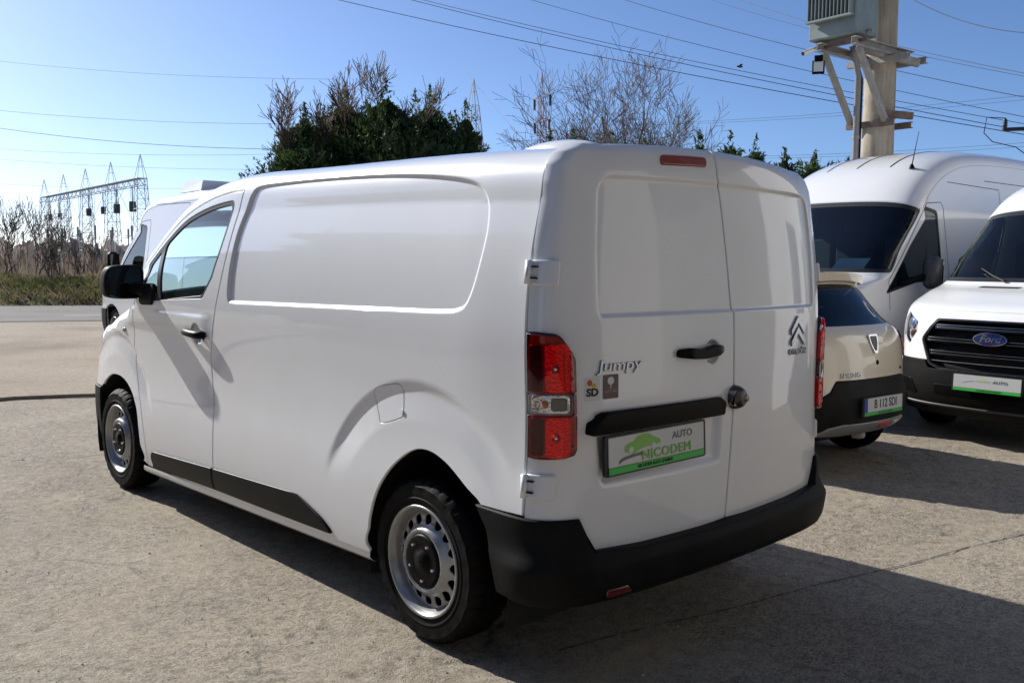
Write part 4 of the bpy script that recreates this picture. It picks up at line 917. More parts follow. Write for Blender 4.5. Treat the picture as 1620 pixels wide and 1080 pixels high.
# ---- ground ------------------------------------------------------------------------------------
def vnoise(x, y, seed=0):
    xi = np.floor(x).astype(np.int64); yi = np.floor(y).astype(np.int64); fx_ = x-xi; fy_ = y-yi
    fx_ = fx_*fx_*fx_*(fx_*(fx_*6-15)+10); fy_ = fy_*fy_*fy_*(fy_*(fy_*6-15)+10)
    def h(a, b):
        n = (a*374761393+b*668265263+seed*144665) & 0x7fffffff; n = ((n ^ (n >> 13))*1274126177) & 0x7fffffff
        return ((n ^ (n >> 16)) & 0xffff)/65535.
    return (h(xi, yi)*(1-fx_)+h(xi+1, yi)*fx_)*(1-fy_)+(h(xi, yi+1)*(1-fx_)+h(xi+1, yi+1)*fx_)*fy_
def fbm(x, y, f, oct=4, seed=0, g=.5):
    s = 0; a = 1; t = 0
    for k in range(oct): s = s+a*vnoise(x*f+17.3*k, y*f-9.1*k, seed+k); t += a; a *= g; f *= 2.03
    return s/t
def lines(dense0, dense1, st, far):
    a = np.arange(dense0, dense1, st); out = [a]; d = st; x = dense1
    while x < far: d = min(d*1.22, 60); x += d; out.append([x])
    d = st; x = dense0; lo = []
    while x > -far: d = min(d*1.22, 60); x -= d; lo.append(x)
    return np.concatenate([lo[::-1]]+out)
gx, gy = lines(-1.7, 5.2, .016, 1500), lines(-4.6, 2.9, .016, 1500)
X, Y = np.meshgrid(gx, gy, indexing='ij')
fade = sstep(-4, -1.7, X)*sstep(14, 4.5, X)*sstep(-9, -4, Y)*sstep(5, 2.7, Y)
patch = sstep(.40, .66, fbm(X, Y, .9, 3, 3)); worn = sstep(.45, .62, fbm(X, Y*1.6, 1.7, 3, 11))
Z = .0030*(fbm(X, Y, 7, 2, 21)-.5)*(.4+patch)
Z -= .0085*sstep(.62, .80, fbm(X, Y, 16, 2, 5))*(.15+.85*patch)
Z += .0040*(fbm(X, Y, 30, 2, 8)-.5)*(.45+.55*worn)
Z += .012*(fbm(X, Y, .5, 2, 2)-.5)
Z *= fade
nx_, ny_ = len(gx), len(gy)
V = np.stack([X, Y, Z-.001], -1).reshape(-1, 3)
I = np.arange(nx_*ny_).reshape(nx_, ny_); Q = np.stack([I[:-1, :-1], I[1:, :-1], I[1:, 1:], I[:-1, 1:]], -1).reshape(-1, 4)
me = bpy.data.meshes.new('ground'); me.vertices.add(len(V)); me.vertices.foreach_set('co', V.ravel()); me.loops.add(Q.size); me.loops.foreach_set('vertex_index', Q.ravel())
me.polygons.add(len(Q)); me.polygons.foreach_set('loop_start', np.arange(0, Q.size, 4)); me.update(calc_edges=True); me.polygons.foreach_set('use_smooth', np.ones(len(Q), bool))
G = mat('worn_concrete', (.36, .33, .28), .88); c = coords(G)
n1 = noise(G, .55, 6, .6, c); n2 = noise(G, 14, 8, .7, c); n3 = noise(G, 90, 4, .7, c); n4 = noise(G, 2.6, 7, .65, c)
base = ramp(G, n1, [(.30, (.36, .312, .240)), (.50, (.435, .378, .296)), (.70, (.50, .44, .352))])
base = mixc(G, ramp(G, n4, [(.45, 0), (.70, .55)]), base, (.49, .41, .30))
base = mixc(G, ramp(G, n4, [(.28, .6), (.44, 0)]), base, (.32, .27, .215))
base = mixc(G, .85, base, ramp(G, n2, [(.30, .62), (.50, .95), (.72, 1.18)]), 'MULTIPLY')
base = mixc(G, .9, base, ramp(G, n3, [(.30, .50), (.45, .92), (.60, 1.03), (.76, 1.5)]), 'MULTIPLY')
base = mixc(G, ramp(G, noise(G, .8, 4, .55, c), [(.62, 0), (.70, .42)]), base, (.235, .205, .165))
wv = nod(G, 'ShaderNodeMix', data_type='VECTOR'); wv.inputs[0].default_value = .16; lk(G, c, wv.inputs[4]); nv = nod(G, 'ShaderNodeTexNoise', Scale=2.2, Detail=5.); lk(G, c, nv.inputs['Vector']); lk(G, nv.outputs['Color'], wv.inputs[5])
vc = nod(G, 'ShaderNodeTexVoronoi', Scale=.55, feature='DISTANCE_TO_EDGE'); lk(G, wv.outputs[1], vc.inputs['Vector'])
ck = nod(G, 'ShaderNodeMath', operation='MULTIPLY'); lk(G, ramp(G, vc.outputs['Distance'], [(.0010, .42), (.0042, 0)]), ck.inputs[0]); lk(G, ramp(G, noise(G, .5, 3, .5, c), [(.46, 0), (.54, 1)]), ck.inputs[1])
base = mixc(G, ck.outputs[0], base, (.10, .085, .07))
vo = nod(G, 'ShaderNodeTexVoronoi', Scale=60.); lk(G, c, vo.inputs['Vector'])
base = mixc(G, ramp(G, vo.outputs['Distance'], [(.06, .55), (.16, 0)]), base, (.16, .15, .14))
mpg = nod(G, 'ShaderNodeMapping'); mpg.inputs['Rotation'].default_value = (0, 0, .82); mpg.inputs['Scale'].default_value = (1.0, .60, 1); lk(G, c, mpg.inputs['Vector'])
pit = ramp(G, noise(G, 34, 5, .66, mpg.outputs[0]), [(.405, 0), (.44, 1)]); pit2 = ramp(G, noise(G, 78, 4, .62, mpg.outputs[0]), [(.41, 0), (.445, 1)])
msk = ramp(G, noise(G, 1.3, 6, .62, c), [(.44, 1), (.64, .10)]); inv_ = nod(G, 'ShaderNodeMath', operation='SUBTRACT'); inv_.inputs[0].default_value = 1; lk(G, msk, inv_.inputs[1])
pits = mixc(G, msk, (1., 1., 1.), mixc(G, 1.0, pit, pit2, 'MULTIPLY'))
base = mixc(G, .95, base, ramp(G, pits, [(0, .72), (1, 1.03)]), 'MULTIPLY')  # pits darkened in the colour, for dirt and the shade inside them
g5 = noise(G, 210, 2, .6, c); base = mixc(G, .8, base, ramp(G, g5, [(.32, .62), (.5, 1.0), (.68, 1.02), (.74, 1.55)]), 'MULTIPLY')
lk(G, base, bsdf(G).inputs['Base Color'])
h1 = nod(G, 'ShaderNodeMath', operation='MULTIPLY_ADD'); lk(G, n3, h1.inputs[0]); h1.inputs[1].default_value = .55; lk(G, g5, h1.inputs[2])
h2 = nod(G, 'ShaderNodeMath', operation='MULTIPLY_ADD'); lk(G, pits, h2.inputs[0]); h2.inputs[1].default_value = .8; lk(G, h1.outputs[0], h2.inputs[2])
bump(G, h2.outputs[0], 1.0, .012)
go = link('ground', me, G); tag(go, kind='structure')
def strip(name, pts, w0, z, m, jit=.0, n=80):
    p = resample(pts, max(.02, math.dist(pts[0], pts[-1])/n), False); t = np.gradient(p, axis=0); t /= np.hypot(*t.T)[:, None]; q = np.stack([-t[:, 1], t[:, 0]], 1)
    j = (rng.random((len(p), 2))-.5)*jit; L_ = p+q*(w0/2+j[:, :1]); R_ = p-q*(w0/2+j[:, 1:]); k = len(p)
    V = [(a, b, z) for a, b in L_]+[(a, b, z) for a, b in R_]
    return add(name, V, [(i, i+k, i+k+1, i+1) for i in range(k-1)], m, None, False)
TAR = mat('dirty_joint', (.075, .068, .06), .95)
JN = (np.array([-1.07, -2.524])-np.array([-.709, -.821])); jp = [np.array([-.709, -.821])+JN*t+np.array([.010*math.sin(9*t+1), 0]) for t in np.linspace(-.8, 6, 60)]
tag(strip('expansion_joint', [tuple(q) for q in jp], .007, .0040, TAR, .008, 420), kind='structure')
# slab edge, beyond it the gravelled apron up to the road
e0 = np.array([7.84, .50]); ed = np.array([-.32, -.82]); ed = ed/np.hypot(*ed); en = np.array([ed[1], -ed[0]]); en = en if en[0] > 0 else -en
AP = mat('sandy_apron', (.30, .26, .21), .95); c = coords(AP); 
b_ = ramp(AP, noise(AP, .35, 6, .65, c), [(.32, (.235, .185, .135)), (.5, (.335, .275, .205)), (.72, (.40, .335, .26))]); b_ = mixc(AP, .9, b_, ramp(AP, noise(AP, 22, 8, .75, c), [(.3, .55), (.5, .95), (.75, 1.3)]), 'MULTIPLY'); lk(AP, b_, bsdf(AP).inputs['Base Color']); bump(AP, noise(AP, 30, 8, .75, c), .8, .02)
def quad(name, pts, z, m): return add(name, [(a, b, z) for a, b in pts], [tuple(range(len(pts)))], m, None, False)
rd = np.array([-.40, -.917]); rn = np.array([.917, -.40]); r0 = np.array([20.1, -3.2])
Lg = 90
edge_l = [e0+ed*t+en*(.05*math.sin(t*1.9)+.03*math.sin(t*5.3)+.02*math.sin(t*11)) for t in np.linspace(-14, 14, 120)]
edge_l = [e0-ed*Lg]+edge_l+[e0+ed*Lg]
far_e = [r0-rd*Lg, r0+rd*Lg]
n = len(edge_l); V = [(q[0], q[1], .035) for q in edge_l]+[(q[0]-en[0]*.012, q[1]-en[1]*.012, -.03) for q in edge_l]+[(far_e[0][0], far_e[0][1], .03), (far_e[1][0], far_e[1][1], .03)]
ap = add('gravel_apron', V, [list(range(n))[::-1]+[2*n, 2*n+1]]+[(i, i+1, i+1+n, i+n) for i in range(n-1)], AP, None, False); tag(ap, kind='structure')
tag(strip('slab_edge_gap', [tuple(q-en*.03) for q in edge_l], .045, .006, TAR, .05, 700), kind='structure')
RDM = mat('grey_asphalt', (.13, .122, .112), .9); c = coords(RDM)
b_ = mixc(RDM, .8, ramp(RDM, noise(RDM, .5, 6, .6, c), [(.3, (.125, .116, .104)), (.7, (.185, .172, .152))]), ramp(RDM, noise(RDM, 40, 5, .7, c), [(.3, .7), (.7, 1.25)]), 'MULTIPLY'); lk(RDM, b_, bsdf(RDM).inputs['Base Color']); bump(RDM, noise(RDM, 60, 5, .7, c), .5, .01)
wid = 7.6
tag(quad('road', [r0-rd*Lg, r0+rd*Lg, r0+rd*Lg+rn*wid, r0-rd*Lg+rn*wid][::-1], .040, RDM), kind='structure')
PW = mat('worn_road_paint', (.62, .60, .56), .8)
tag(quad('road_edge_line', [r0-rd*Lg+rn*.25, r0+rd*Lg+rn*.25, r0+rd*Lg+rn*.33, r0-rd*Lg+rn*.33][::-1], .044, mat('faded_road_paint', (.27, .255, .23), .85)), kind='structure')
for k in range(-5, 7):
    a = r0+rn*2.1+rd*(.35+k*4.2); b = a+rd*1.25
    tag(quad('centre_line', [a, b, b+rn*.12, a+rn*.12][::-1], .044, PW), kind='structure')
# loose stones
def stones(name, n, x0, x1, y0, y1, s0, s1, m):
    V = []; Fc = []
    for i in range(n):
        x, y = rng.uniform(x0, x1), rng.uniform(y0, y1)
        s = s0+(s1-s0)*rng.random()**4; z = float(np.interp(x, gx, np.arange(nx_))); k = int(z); j = int(np.interp(y, gy, np.arange(ny_)))
        zb = Z[k, j]; a = rng.uniform(0, 6.3); r = s*(.7+.6*rng.random(4)); b = len(V)
        V += [(x+r[q]*math.cos(a+q*1.57), y+r[q]*math.sin(a+q*1.57), zb+s*.12*rng.random()) for q in range(4)]+[(x+s*.2*rng.random(), y, zb+s*(.5+.5*rng.random())), (x, y, zb-.01)]
        Fc += [(b+q, b+(q+1) % 4, b+4) for q in range(4)]
    return tag(add(name, V, Fc, m, None, False), kind='stuff')
PEB = mat('loose_stone', (.30, .27, .235), .9); c = coords(PEB); lk(PEB, ramp(PEB, noise(PEB, 30, 2, .5, c), [(.3, (.24, .215, .19)), (.5, (.40, .365, .315)), (.7, (.58, .54, .48))]), bsdf(PEB).inputs['Base Color'])
tag(stones('loose_stones', 6000, -1.6, 7.5, -4.5, 2.9, .002, .0075, PEB), 'small loose stones and grit scattered over the concrete', None)
# ---- bank and thicket beyond the road ----------------------------------------------------------
BK = mat('rough_bank_soil', (.10, .085, .055), 1); c = coords(BK); lk(BK, ramp(BK, noise(BK, .8, 6, .65, c), [(.3, (.055, .050, .028)), (.5, (.10, .088, .050)), (.72, (.17, .145, .09))]), bsdf(BK).inputs['Base Color'])
bq = r0+rn*(wid+.15)
u = np.linspace(-45, 60, 160); w_ = np.array([0, .5, 1.2, 2.2, 3.5, 5, 8, 14, 30, 60.]); hgt = np.array([.03, .12, .35, .62, .78, .82, .75, .6, .4, .2])
UU, WW = np.meshgrid(u, w_, indexing='ij'); bh = np.interp(WW, w_, hgt)*(.45+.95*fbm(UU, WW, .16, 3, 31))*sstep(0, .4, WW+.1)
bankP = np.stack([bq[0]+rd[0]*UU+rn[0]*WW, bq[1]+rd[1]*UU+rn[1]*WW, bh+.02], -1).reshape(-1, 3)
nw = len(w_); bank = add('bank', bankP, [(i*nw+j, i*nw+j+1, (i+1)*nw+j+1, (i+1)*nw+j) for i in range(len(u)-1) for j in range(nw-1)], BK, None, True); tag(bank, kind='structure')
def bank_z(u_, v_): return float(np.interp(v_, w_, hgt)*(.45+.95*fbm(np.array([u_]), np.array([v_]), .16, 3, 31)[0]))
def leafmat(name, stops, sc=.9, rough=.8, trans=.0):
    m = mat(name, stops[0][1], rough, spec=.2); col = ramp(m, noise(m, sc, 4, .65), stops); lk(m, col, bsdf(m).inputs['Base Color'])
    if trans:
        tl_ = nod(m, 'ShaderNodeBsdfTranslucent'); lk(m, col, tl_.inputs[0]); mx = nod(m, 'ShaderNodeMixShader'); mx.inputs[0].default_value = trans
        o = [n for n in m.node_tree.nodes if n.type == 'OUTPUT_MATERIAL'][0]; lk(m, bsdf(m).outputs[0], mx.inputs[1]); lk(m, tl_.outputs[0], mx.inputs[2]); lk(m, mx.outputs[0], o.inputs[0])
    return m
DRYG = leafmat('dry_and_green_grass', [(.34, (.060, .085, .02)), (.45, (.10, .105, .035)), (.54, (.175, .145, .075)), (.72, (.25, .20, .12))], .45, .8, .45)
V = []; Fc = []
for i in range(42000):
    u_ = rng.uniform(-12, 20); v_ = rng.uniform(.05, 7.5)**1.0; p = bq+rd*u_+rn*v_; z = bank_z(u_, v_); h = rng.uniform(.06, .30)*(.5+1.1*vnoise(np.array([u_*.7]), np.array([v_*.7]), 9)[0]); a = rng.uniform(0, 6.3); l = rng.uniform(-.5, .5); wv = rng.uniform(.006, .016)
    b = len(V); dx, dy = math.cos(a)*wv, math.sin(a)*wv
    V += [(p[0]-dx, p[1]-dy, z-.03), (p[0]+dx, p[1]+dy, z-.03), (p[0]+l*h*math.sin(a)+.5*dx, p[1]-l*h*math.cos(a)+.5*dy, z+h*.6), (p[0]+2.2*l*h*math.sin(a), p[1]-2.2*l*h*math.cos(a), z+h)]
    Fc += [(b, b+1, b+2), (b, b+2, b+3)]
tag(add('bank_grass', V, Fc, DRYG, None, False), 'dry and green grass growing on the bank beyond the road', kind='stuff')
THM = leafmat('brown_thicket_twigs', [(.35, (.13, .10, .078)), (.55, (.20, .155, .12)), (.75, (.28, .225, .17))], .25, .8, .4)
V = []; Fc = []
for i in range(16000):
    u_ = rng.uniform(-40, 70); v_ = rng.uniform(5, 42); p = bq+rd*u_+rn*v_; h = rng.uniform(.5, 1.5)*(.8+v_*.022)*(.6+.7*vnoise(np.array([u_*.13]), np.array([v_*.13]), 4)[0]); a = rng.uniform(0, 6.3); b = len(V); s = rng.uniform(.05, .16)
    V += [(p[0]-math.cos(a)*s, p[1]-math.sin(a)*s, 0), (p[0]+math.cos(a)*s, p[1]+math.sin(a)*s, 0), (p[0]+rng.uniform(-.4, .4), p[1]+rng.uniform(-.4, .4), h)]; Fc.append((b, b+1, b+2))
tag(add('thicket', V, Fc, THM, None, False), 'far brown winter thicket in front of the electricity substation', kind='stuff')
V = []; Fc = []
for i in range(5000):
    az = rng.uniform(-1.25, .2); d = rng.uniform(170, 330); h = rng.uniform(2.5, 5.0); p = CAM[:2]+d*np.array([math.cos(az), math.sin(az)]); b = len(V); s = rng.uniform(.5, 1.6); a = rng.uniform(0, 6.3)
    V += [(p[0]-math.cos(a)*s, p[1]-math.sin(a)*s, 0), (p[0]+math.cos(a)*s, p[1]+math.sin(a)*s, 0), (p[0]+math.cos(a)*s*.5, p[1]+math.sin(a)*s*.5, h), (p[0]-math.cos(a)*s*.6, p[1]-math.sin(a)*s*.6, h*.9)]; Fc.append((b, b+1, b+2, b+3))
tag(add('far_woodland', V, Fc, leafmat('hazy_brown_woodland', [(.3, (.20, .165, .15)), (.7, (.29, .245, .22))], .05, .8, .5), None, False), 'low brown woodland along the horizon', kind='stuff')
# ---- bare trees and shrubs ---------------------------------------------------------------------
BARK = leafmat('grey_brown_bark', [(.3, (.060, .048, .038)), (.6, (.12, .098, .078)), (.8, (.18, .15, .12))], 3)
TWIG = leafmat('brown_twigs', [(.3, (.075, .050, .034)), (.7, (.14, .10, .07))], 2)
def grow(mb_list, p, d, ln, r, lev, maxl, rs, spread, upb, kids):
    pts = [p]; rad = [r]; n = 4 if lev < 2 else 3; q = p; dd = d
    for i in range(n):
        dd = (dd+Vector((rs.uniform(-1, 1), rs.uniform(-1, 1), rs.uniform(-1, 1)))*.26+Vector((0, 0, upb*.12))).normalized(); q = q+dd*(ln/n); pts.append(q); rad.append(max(r*(1-.5*(i+1)/n), .0080))
    mb_list[0 if lev < 1 else 1].tube(pts, rad, 6 if lev < 1 else (4 if lev < 3 else 3), None, False)
    if lev >= maxl: return
    k = kids[min(lev, len(kids)-1)]
    for i in range(k):
        t = rs.uniform(.30, 1.0) if i else 1.0; j = min(int(t*n), n-1); f = t*n-j; s = pts[j].lerp(pts[j+1], f); base = (pts[j+1]-pts[j]).normalized()
        ax = Vector((rs.uniform(-1, 1), rs.uniform(-1, 1), rs.uniform(-.4, .6))); ax = (ax-base*ax.dot(base)).normalized(); an = rs.uniform(.35, 1.0)*spread*(.45 if i == 0 else 1)
        nd = (base*math.cos(an)+ax*math.sin(an)).normalized()
        grow(mb_list, s, nd, ln*rs.uniform(.55, .82), rad[j]*(.72 if i == 0 else .58), lev+1, maxl, rs, spread, upb, kids)
def bare(name, label, cat, x, y, h, group, seed, maxl=5, stems=1, spread=.75, upb=.6, kids=(5, 4, 4, 4, 3), r=.12, lean=.3, z=0, trunk=.36):
    root = empty(name, label, cat, (x, y, z), 0, group); rs = random.Random(seed); L_ = [MB(), MB()]
    for i in range(stems):
        a = rs.uniform(0, 6.3); d = Vector((math.cos(a)*lean*rs.random(), math.sin(a)*lean*rs.random(), 1)).normalized()
        grow(L_, Vector((rs.uniform(-.1, .1)*stems*.4, rs.uniform(-.1, .1)*stems*.4, -.05)), d, h*trunk*rs.uniform(.8, 1.1), r, 0, maxl, rs, spread, upb, kids)
    L_[0].build('trunk', BARK, root, True); L_[1].build('branches', TWIG if maxl > 2 else BARK, root, True)
    return root
tcol = 'bare trees behind the delivery van'
for (px, dd, ytop, seed, lab) in ((955, 37, 66, 11, 'tallest bare tree above the delivery van\'s roof, spreading pale branches'), (893, 40, 128, 23, 'bare tree left of the tallest one, beside the red and white pylon'), (1030, 38, 130, 8, 'lower bare tree at the right end of the bare group')):
    p = dep(px, 420, dd); h = 1.5+(413-ytop)/FPX*dd
    bare('bare_tree', lab, 'tree', p.x, p.y, h, tcol, seed, 6, 1, 1.0, .62, (7, 5, 4, 3, 3, 3), .19, .12, 0, .36)
LL = ['bare shrub at the left edge with a pair of dark stems', 'tall bare shrub left of the substation towers', 'thin bare shrub in front of the first substation tower', 'bare shrub leaning right in front of the substation', 'bare shrub nearest the two black mirrors', 'low bare shrub between the taller ones beyond the road', 'bare sapling standing on the grassy bank']
for i, (px, dd, yt) in enumerate(((-8, 33, 300), (22, 34, 292), (55, 35, 310), (95, 36, 335), (150, 38, 350), (72, 33, 360), (125, 35, 372))):
    p = dep(px, 440, dd); bare('bare_shrub', LL[i], 'shrub', p.x, p.y, 1.0+(413-yt)/FPX*dd*.92, 'bare shrubs beyond the road', 40+i, 4, 2 if i != 6 else 1, .55, .9, (4, 3, 3, 3), .030, .5, .35, .42)
# ---- conifers ------------------------------------------------------------------------------------
CON = leafmat('dark_conifer_foliage', [(.30, (.024, .050, .013)), (.50, (.055, .092, .026)), (.66, (.095, .128, .042)), (.80, (.13, .13, .055))], 1.6, .7, .3)
def conifer(name, label, x, y, h, r, n, group, seed, z0=.0, plume=1., bare_top=0):
    root = empty(name, label, 'tree', (x, y, 0), 0, group); rs = np.random.default_rng(seed)
    MB().tube([(0, 0, 0), (.03, 0, h*.4), (0, .02, h*.86)], [.11, .08, .02], 6).build('trunk', BARK, root, True)
    nb = int(n/30); V = []; Fc = []; tips = []
    for b in range(nb):
        t = rs.random()**.8; zb = z0+(h-z0)*t*.80; a = rs.uniform(0, 2*np.pi)
        R_ = r*(1-t**3)**.6*rs.uniform(.5, 1.12)*(.72+.55*vnoise(np.array([a*1.3+seed]), np.array([zb*1.1]), seed)[0])+.08
        out = np.array([np.cos(a), np.sin(a), 0]); rise = rs.uniform(.25, 1.0)*plume
        st = np.array([0, 0, zb]); end = st+out*R_+np.array([0, 0, rise*(R_*.7+.25)])
        for k in range(30):
            q = rs.random()**.55; p = st+(end-st)*q+np.array([0, 0, -.25*R_*q*(1-q)]); w = (1.08-q)*.30*min(r, 1.2)+.035
            p = p+rs.normal(0, 1, 3)*w*.33
            d = out*rs.uniform(.1, .9)+np.array([0, 0, rs.uniform(.2, 1.1)*plume])+rs.normal(0, .45, 3); d /= np.linalg.norm(d); l = rs.uniform(.05, .18); s = np.cross(d, rs.normal(0, 1, 3)); s /= np.linalg.norm(s)+1e-9; s *= l*rs.uniform(.10, .20)
            i = len(V); V += [p-d*l*.4, p+s+d*l*.1, p+d*l*.75, p-s+d*l*.05]; Fc += [(i, i+1, i+2, i+3)]
    for k in range(int(n/16)):                      # inner mass
        t = rs.random(); a = rs.uniform(0, 6.3); q = rs.random()**.5*.80*r*(1-t**3)**.6; p = np.array([np.cos(a)*q, np.sin(a)*q, z0+(h-z0)*t*.88]); d = rs.normal(0, 1, 3)+np.array([0, 0, .6]); d /= np.linalg.norm(d); l = rs.uniform(.12, .30); s = np.cross(d, rs.normal(0, 1, 3)); s *= l*.42/(np.linalg.norm(s)+1e-9)
        i = len(V); V += [p-d*l*.4, p+s, p+d*l*.7, p-s]; Fc += [(i, i+1, i+2, i+3)]
    # leading shoots
    for k in range(int(2+2*min(r, 1.3))):
        a = rs.uniform(0, 6.3); qr = rs.uniform(0, .85) if k else 0; c0 = np.array([np.cos(a), np.sin(a), 0])*r*qr; hh_ = h*rs.uniform(.84, 1.0)-.5*qr*qr*min(r, 1.3) if k else h
        for m_ in range(85):
            q = rs.random(); p = c0+np.array([0, 0, hh_-(.75*plume)*q])+rs.normal(0, 1, 3)*np.array([.05, .05, .03])*(.10+q*3.4); d = np.array([0, 0, .8])+rs.normal(0, .65, 3); d /= np.linalg.norm(d); l = rs.uniform(.07, .19); s = np.cross(d, rs.normal(0, 1, 3)); s *= l*.16/(np.linalg.norm(s)+1e-9)
            i = len(V); V += [p-d*l*.4, p+s, p+d*l*.7, p-s]; Fc += [(i, i+1, i+2, i+3)]
    add('crown', V, Fc, CON, root, False)
    if bare_top:
        rr = random.Random(seed); L_ = [MB(), MB()]
        for k in range(bare_top):
            a = rr.uniform(0, 6.3); rad_ = r*rr.uniform(.1, .75); s = Vector((math.cos(a)*rad_, math.sin(a)*rad_, h*rr.uniform(.62, .80)))
            grow(L_, s, Vector((math.cos(a)*.35, math.sin(a)*.35, 1)).normalized(), h*rr.uniform(.09, .16), .016, 1, 4, rr, .6, .8, (4, 5, 5, 4))
        tag(L_[1].build('bare_twigs', TWIG, root, True), kind='stuff')
    return root
cg = 'dark conifers beyond the delivery van'
cl = ['leftmost dark conifer of the clump, its top brown and bare', 'second dark conifer from the left, tallest with bare shoots', 'middle dark conifer of the clump', 'fourth dark conifer from the left with separate plumes', 'rightmost dark conifer of the clump, beside the lattice pylon', 'low dark conifer filling the left foot of the clump', 'low dark conifer filling the right foot of the clump']
for i, (px, dd, yt, r, bt_) in enumerate(((484, 26, 168, 1.35, 6), (548, 27, 140, 1.75, 7), (612, 26.5, 130, 1.85, 3), (680, 27, 142, 1.5, 0), (736, 27, 162, .95, 0), (478, 25, 215, 1.35, 0), (660, 25.5, 196, 1.7, 0))):
    p = dep(px, 420, dd); conifer('conifer', cl[i], p.x, p.y, 1.5+(413-yt)/FPX*dd, r, 34000 if r > 1 else 15000, cg, 100+i, .8, 1., bt_)
hgp = 'young conifers in the hedge'
hl_ = ['young conifer tip showing left of the bare trees', 'young conifer tip below the bare trees', 'young conifer tip under the tallest bare tree', 'young conifer tip at the foot of the lowest bare tree', 'young conifer tip just right of the bare trees', 'tallest young conifer above the right rear door', 'slim young conifer above the right corner of the delivery van', 'young conifer above the corner where the van roof falls away', 'dense young conifer between the delivery van and the high-roofed van', 'young conifer just left of the conduit on the concrete pole']
for i, (px, dd, yt, r) in enumerate(((868, 22, 212, .6), (905, 23, 208, .65), (965, 22, 212, .6), (1015, 22, 222, .5), (1102, 22, 208, .42), (1150, 21, 210, .65), (1190, 22, 218, .5), (1236, 21, 235, .6), (1283, 20, 238, .8), (1335, 20, 252, .6))):
    p = dep(px, 420, dd); conifer('young_conifer', hl_[i], p.x, p.y, 1.5+(416-yt)/FPX*dd, r, 6500, hgp, 200+i, .8, 1.15)
# ---- pylons and substation ---------------------------------------------------------------------
GALV = mat('galvanised_lattice', (.27, .29, .30), .6, .2); REDW = mat('red_pylon_paint', (.20, .075, .065), .6); PORC = mat('dark_insulator', (.03, .028, .03), .35)
def lattice(mb, h, wb, wt, n, r, M=None, peak=0):
    P = lambda k, s: ((wb+(wt-wb)*k/n)/2*s[0], (wb+(wt-wb)*k/n)/2*s[1], h*k/n)
    cs4 = [(1, 1), (-1, 1), (-1, -1), (1, -1)]
    for i in range(4):
        a, b = cs4[i], cs4[(i+1) % 4]; mb.tube([P(0, a), P(n, a)], r*1.3, 4, M, False)
        for k in range(n):
            mb.tube([P(k, a), P(k+1, b)], r*.7, 3, M, False); mb.tube([P(k, b), P(k+1, a)], r*.7, 3, M, False); mb.tube([P(k+1, a), P(k+1, b)], r*.7, 3, M, False)
        if peak: mb.tube([P(n, a), (0, 0, h+peak)], r, 3, M, False)
        if peak: mb.tube([((wt/4)*a[0], (wt/4)*a[1], h+peak*.5), ((wt/4)*b[0], (wt/4)*b[1], h+peak*.5)], r*.6, 3, M, False)
gA, gB = dep(226, 410, 124), dep(74, 410, 165); gt = empty('substation_gantry', 'steel lattice substation gantry beyond the road, five peaked towers under one long beam', 'gantry', (gA.x, gA.y, 0))
gd = Vector((gB.x-gA.x, gB.y-gA.y, 0)); ang = math.atan2(gd.y, gd.x)
for i in range(5):
    q = gd*(i/4)*(1-.0); M_ = Matrix.Translation(q)@Matrix.Rotation(ang, 4, 'Z'); m_ = MB(); lattice(m_, 12.2, 2.3, 1.25, 9, .036, M_, 3.2); m_.build('lattice_tower', GALV, gt)
bm_ = MB(); nB = 44; M_ = Matrix.Rotation(ang, 4, 'Z'); Lb = gd.length+1
for y in (-.5, .5):
    for z in (11.3, 12.2): bm_.tube([(-.6, y, z), (Lb, y, z)], .075, 4, M_, False)
for k in range(nB):
    x0, x1 = -.6+(Lb+.6)*k/nB, -.6+(Lb+.6)*(k+1)/nB
    for y in (-.5, .5): bm_.tube([(x0, y, 11.3), (x1, y, 12.2)] if k % 2 else [(x0, y, 12.2), (x1, y, 11.3)], .038, 3, M_, False)
    bm_.tube([(x0, -.5, 12.2), (x1, .5, 12.2)], .045, 3, M_, False)
bm_.build('lattice_beam', GALV, gt)
for t, s in ((.07, .9), (.205, .85), (.33, .7), (.475, .75), (.81, .65), (.93, .62)):
    q = gd*t; w_t = MB(); w_t.lathe([(.0001, -s*.8), (s*.52, -s*.8), (s*.55, 0), (s*.52, s*.75), (.0001, s*.75)], 14, Matrix.Translation((q.x, q.y, 8.6))); wt_ = w_t.build('wave_trap', PORC, gt); MB().tube([(q.x, q.y, 11.3), (q.x, q.y, 9.1)], .07, 5).build('insulator_string', PORC, wt_)
bb = MB()
for i in range(18):
    t = (i+.5)/18; q = gd*t; o = Vector((-gd.y, gd.x, 0)).normalized()*(-4+(i % 3)*4); bb.tube([q+o, q+o+Vector((0, 0, 4.6))], .10, 4); bb.tube([q+o+Vector((0, 0, 4.6)), q+o+Vector((0, 0, 6.0))], .16, 5)
    if i < 17: bb.tube([q+o+Vector((0, 0, 4.6)), gd*((i+1.5)/18)+o+Vector((0, 0, 4.6))], .06, 3)
    bb.tube([q+Vector((0, 0, 11.3)), q+o*.6+Vector((0, 0, 6.0))], .03, 3)
bb.build('busbar_posts', GALV, gt)
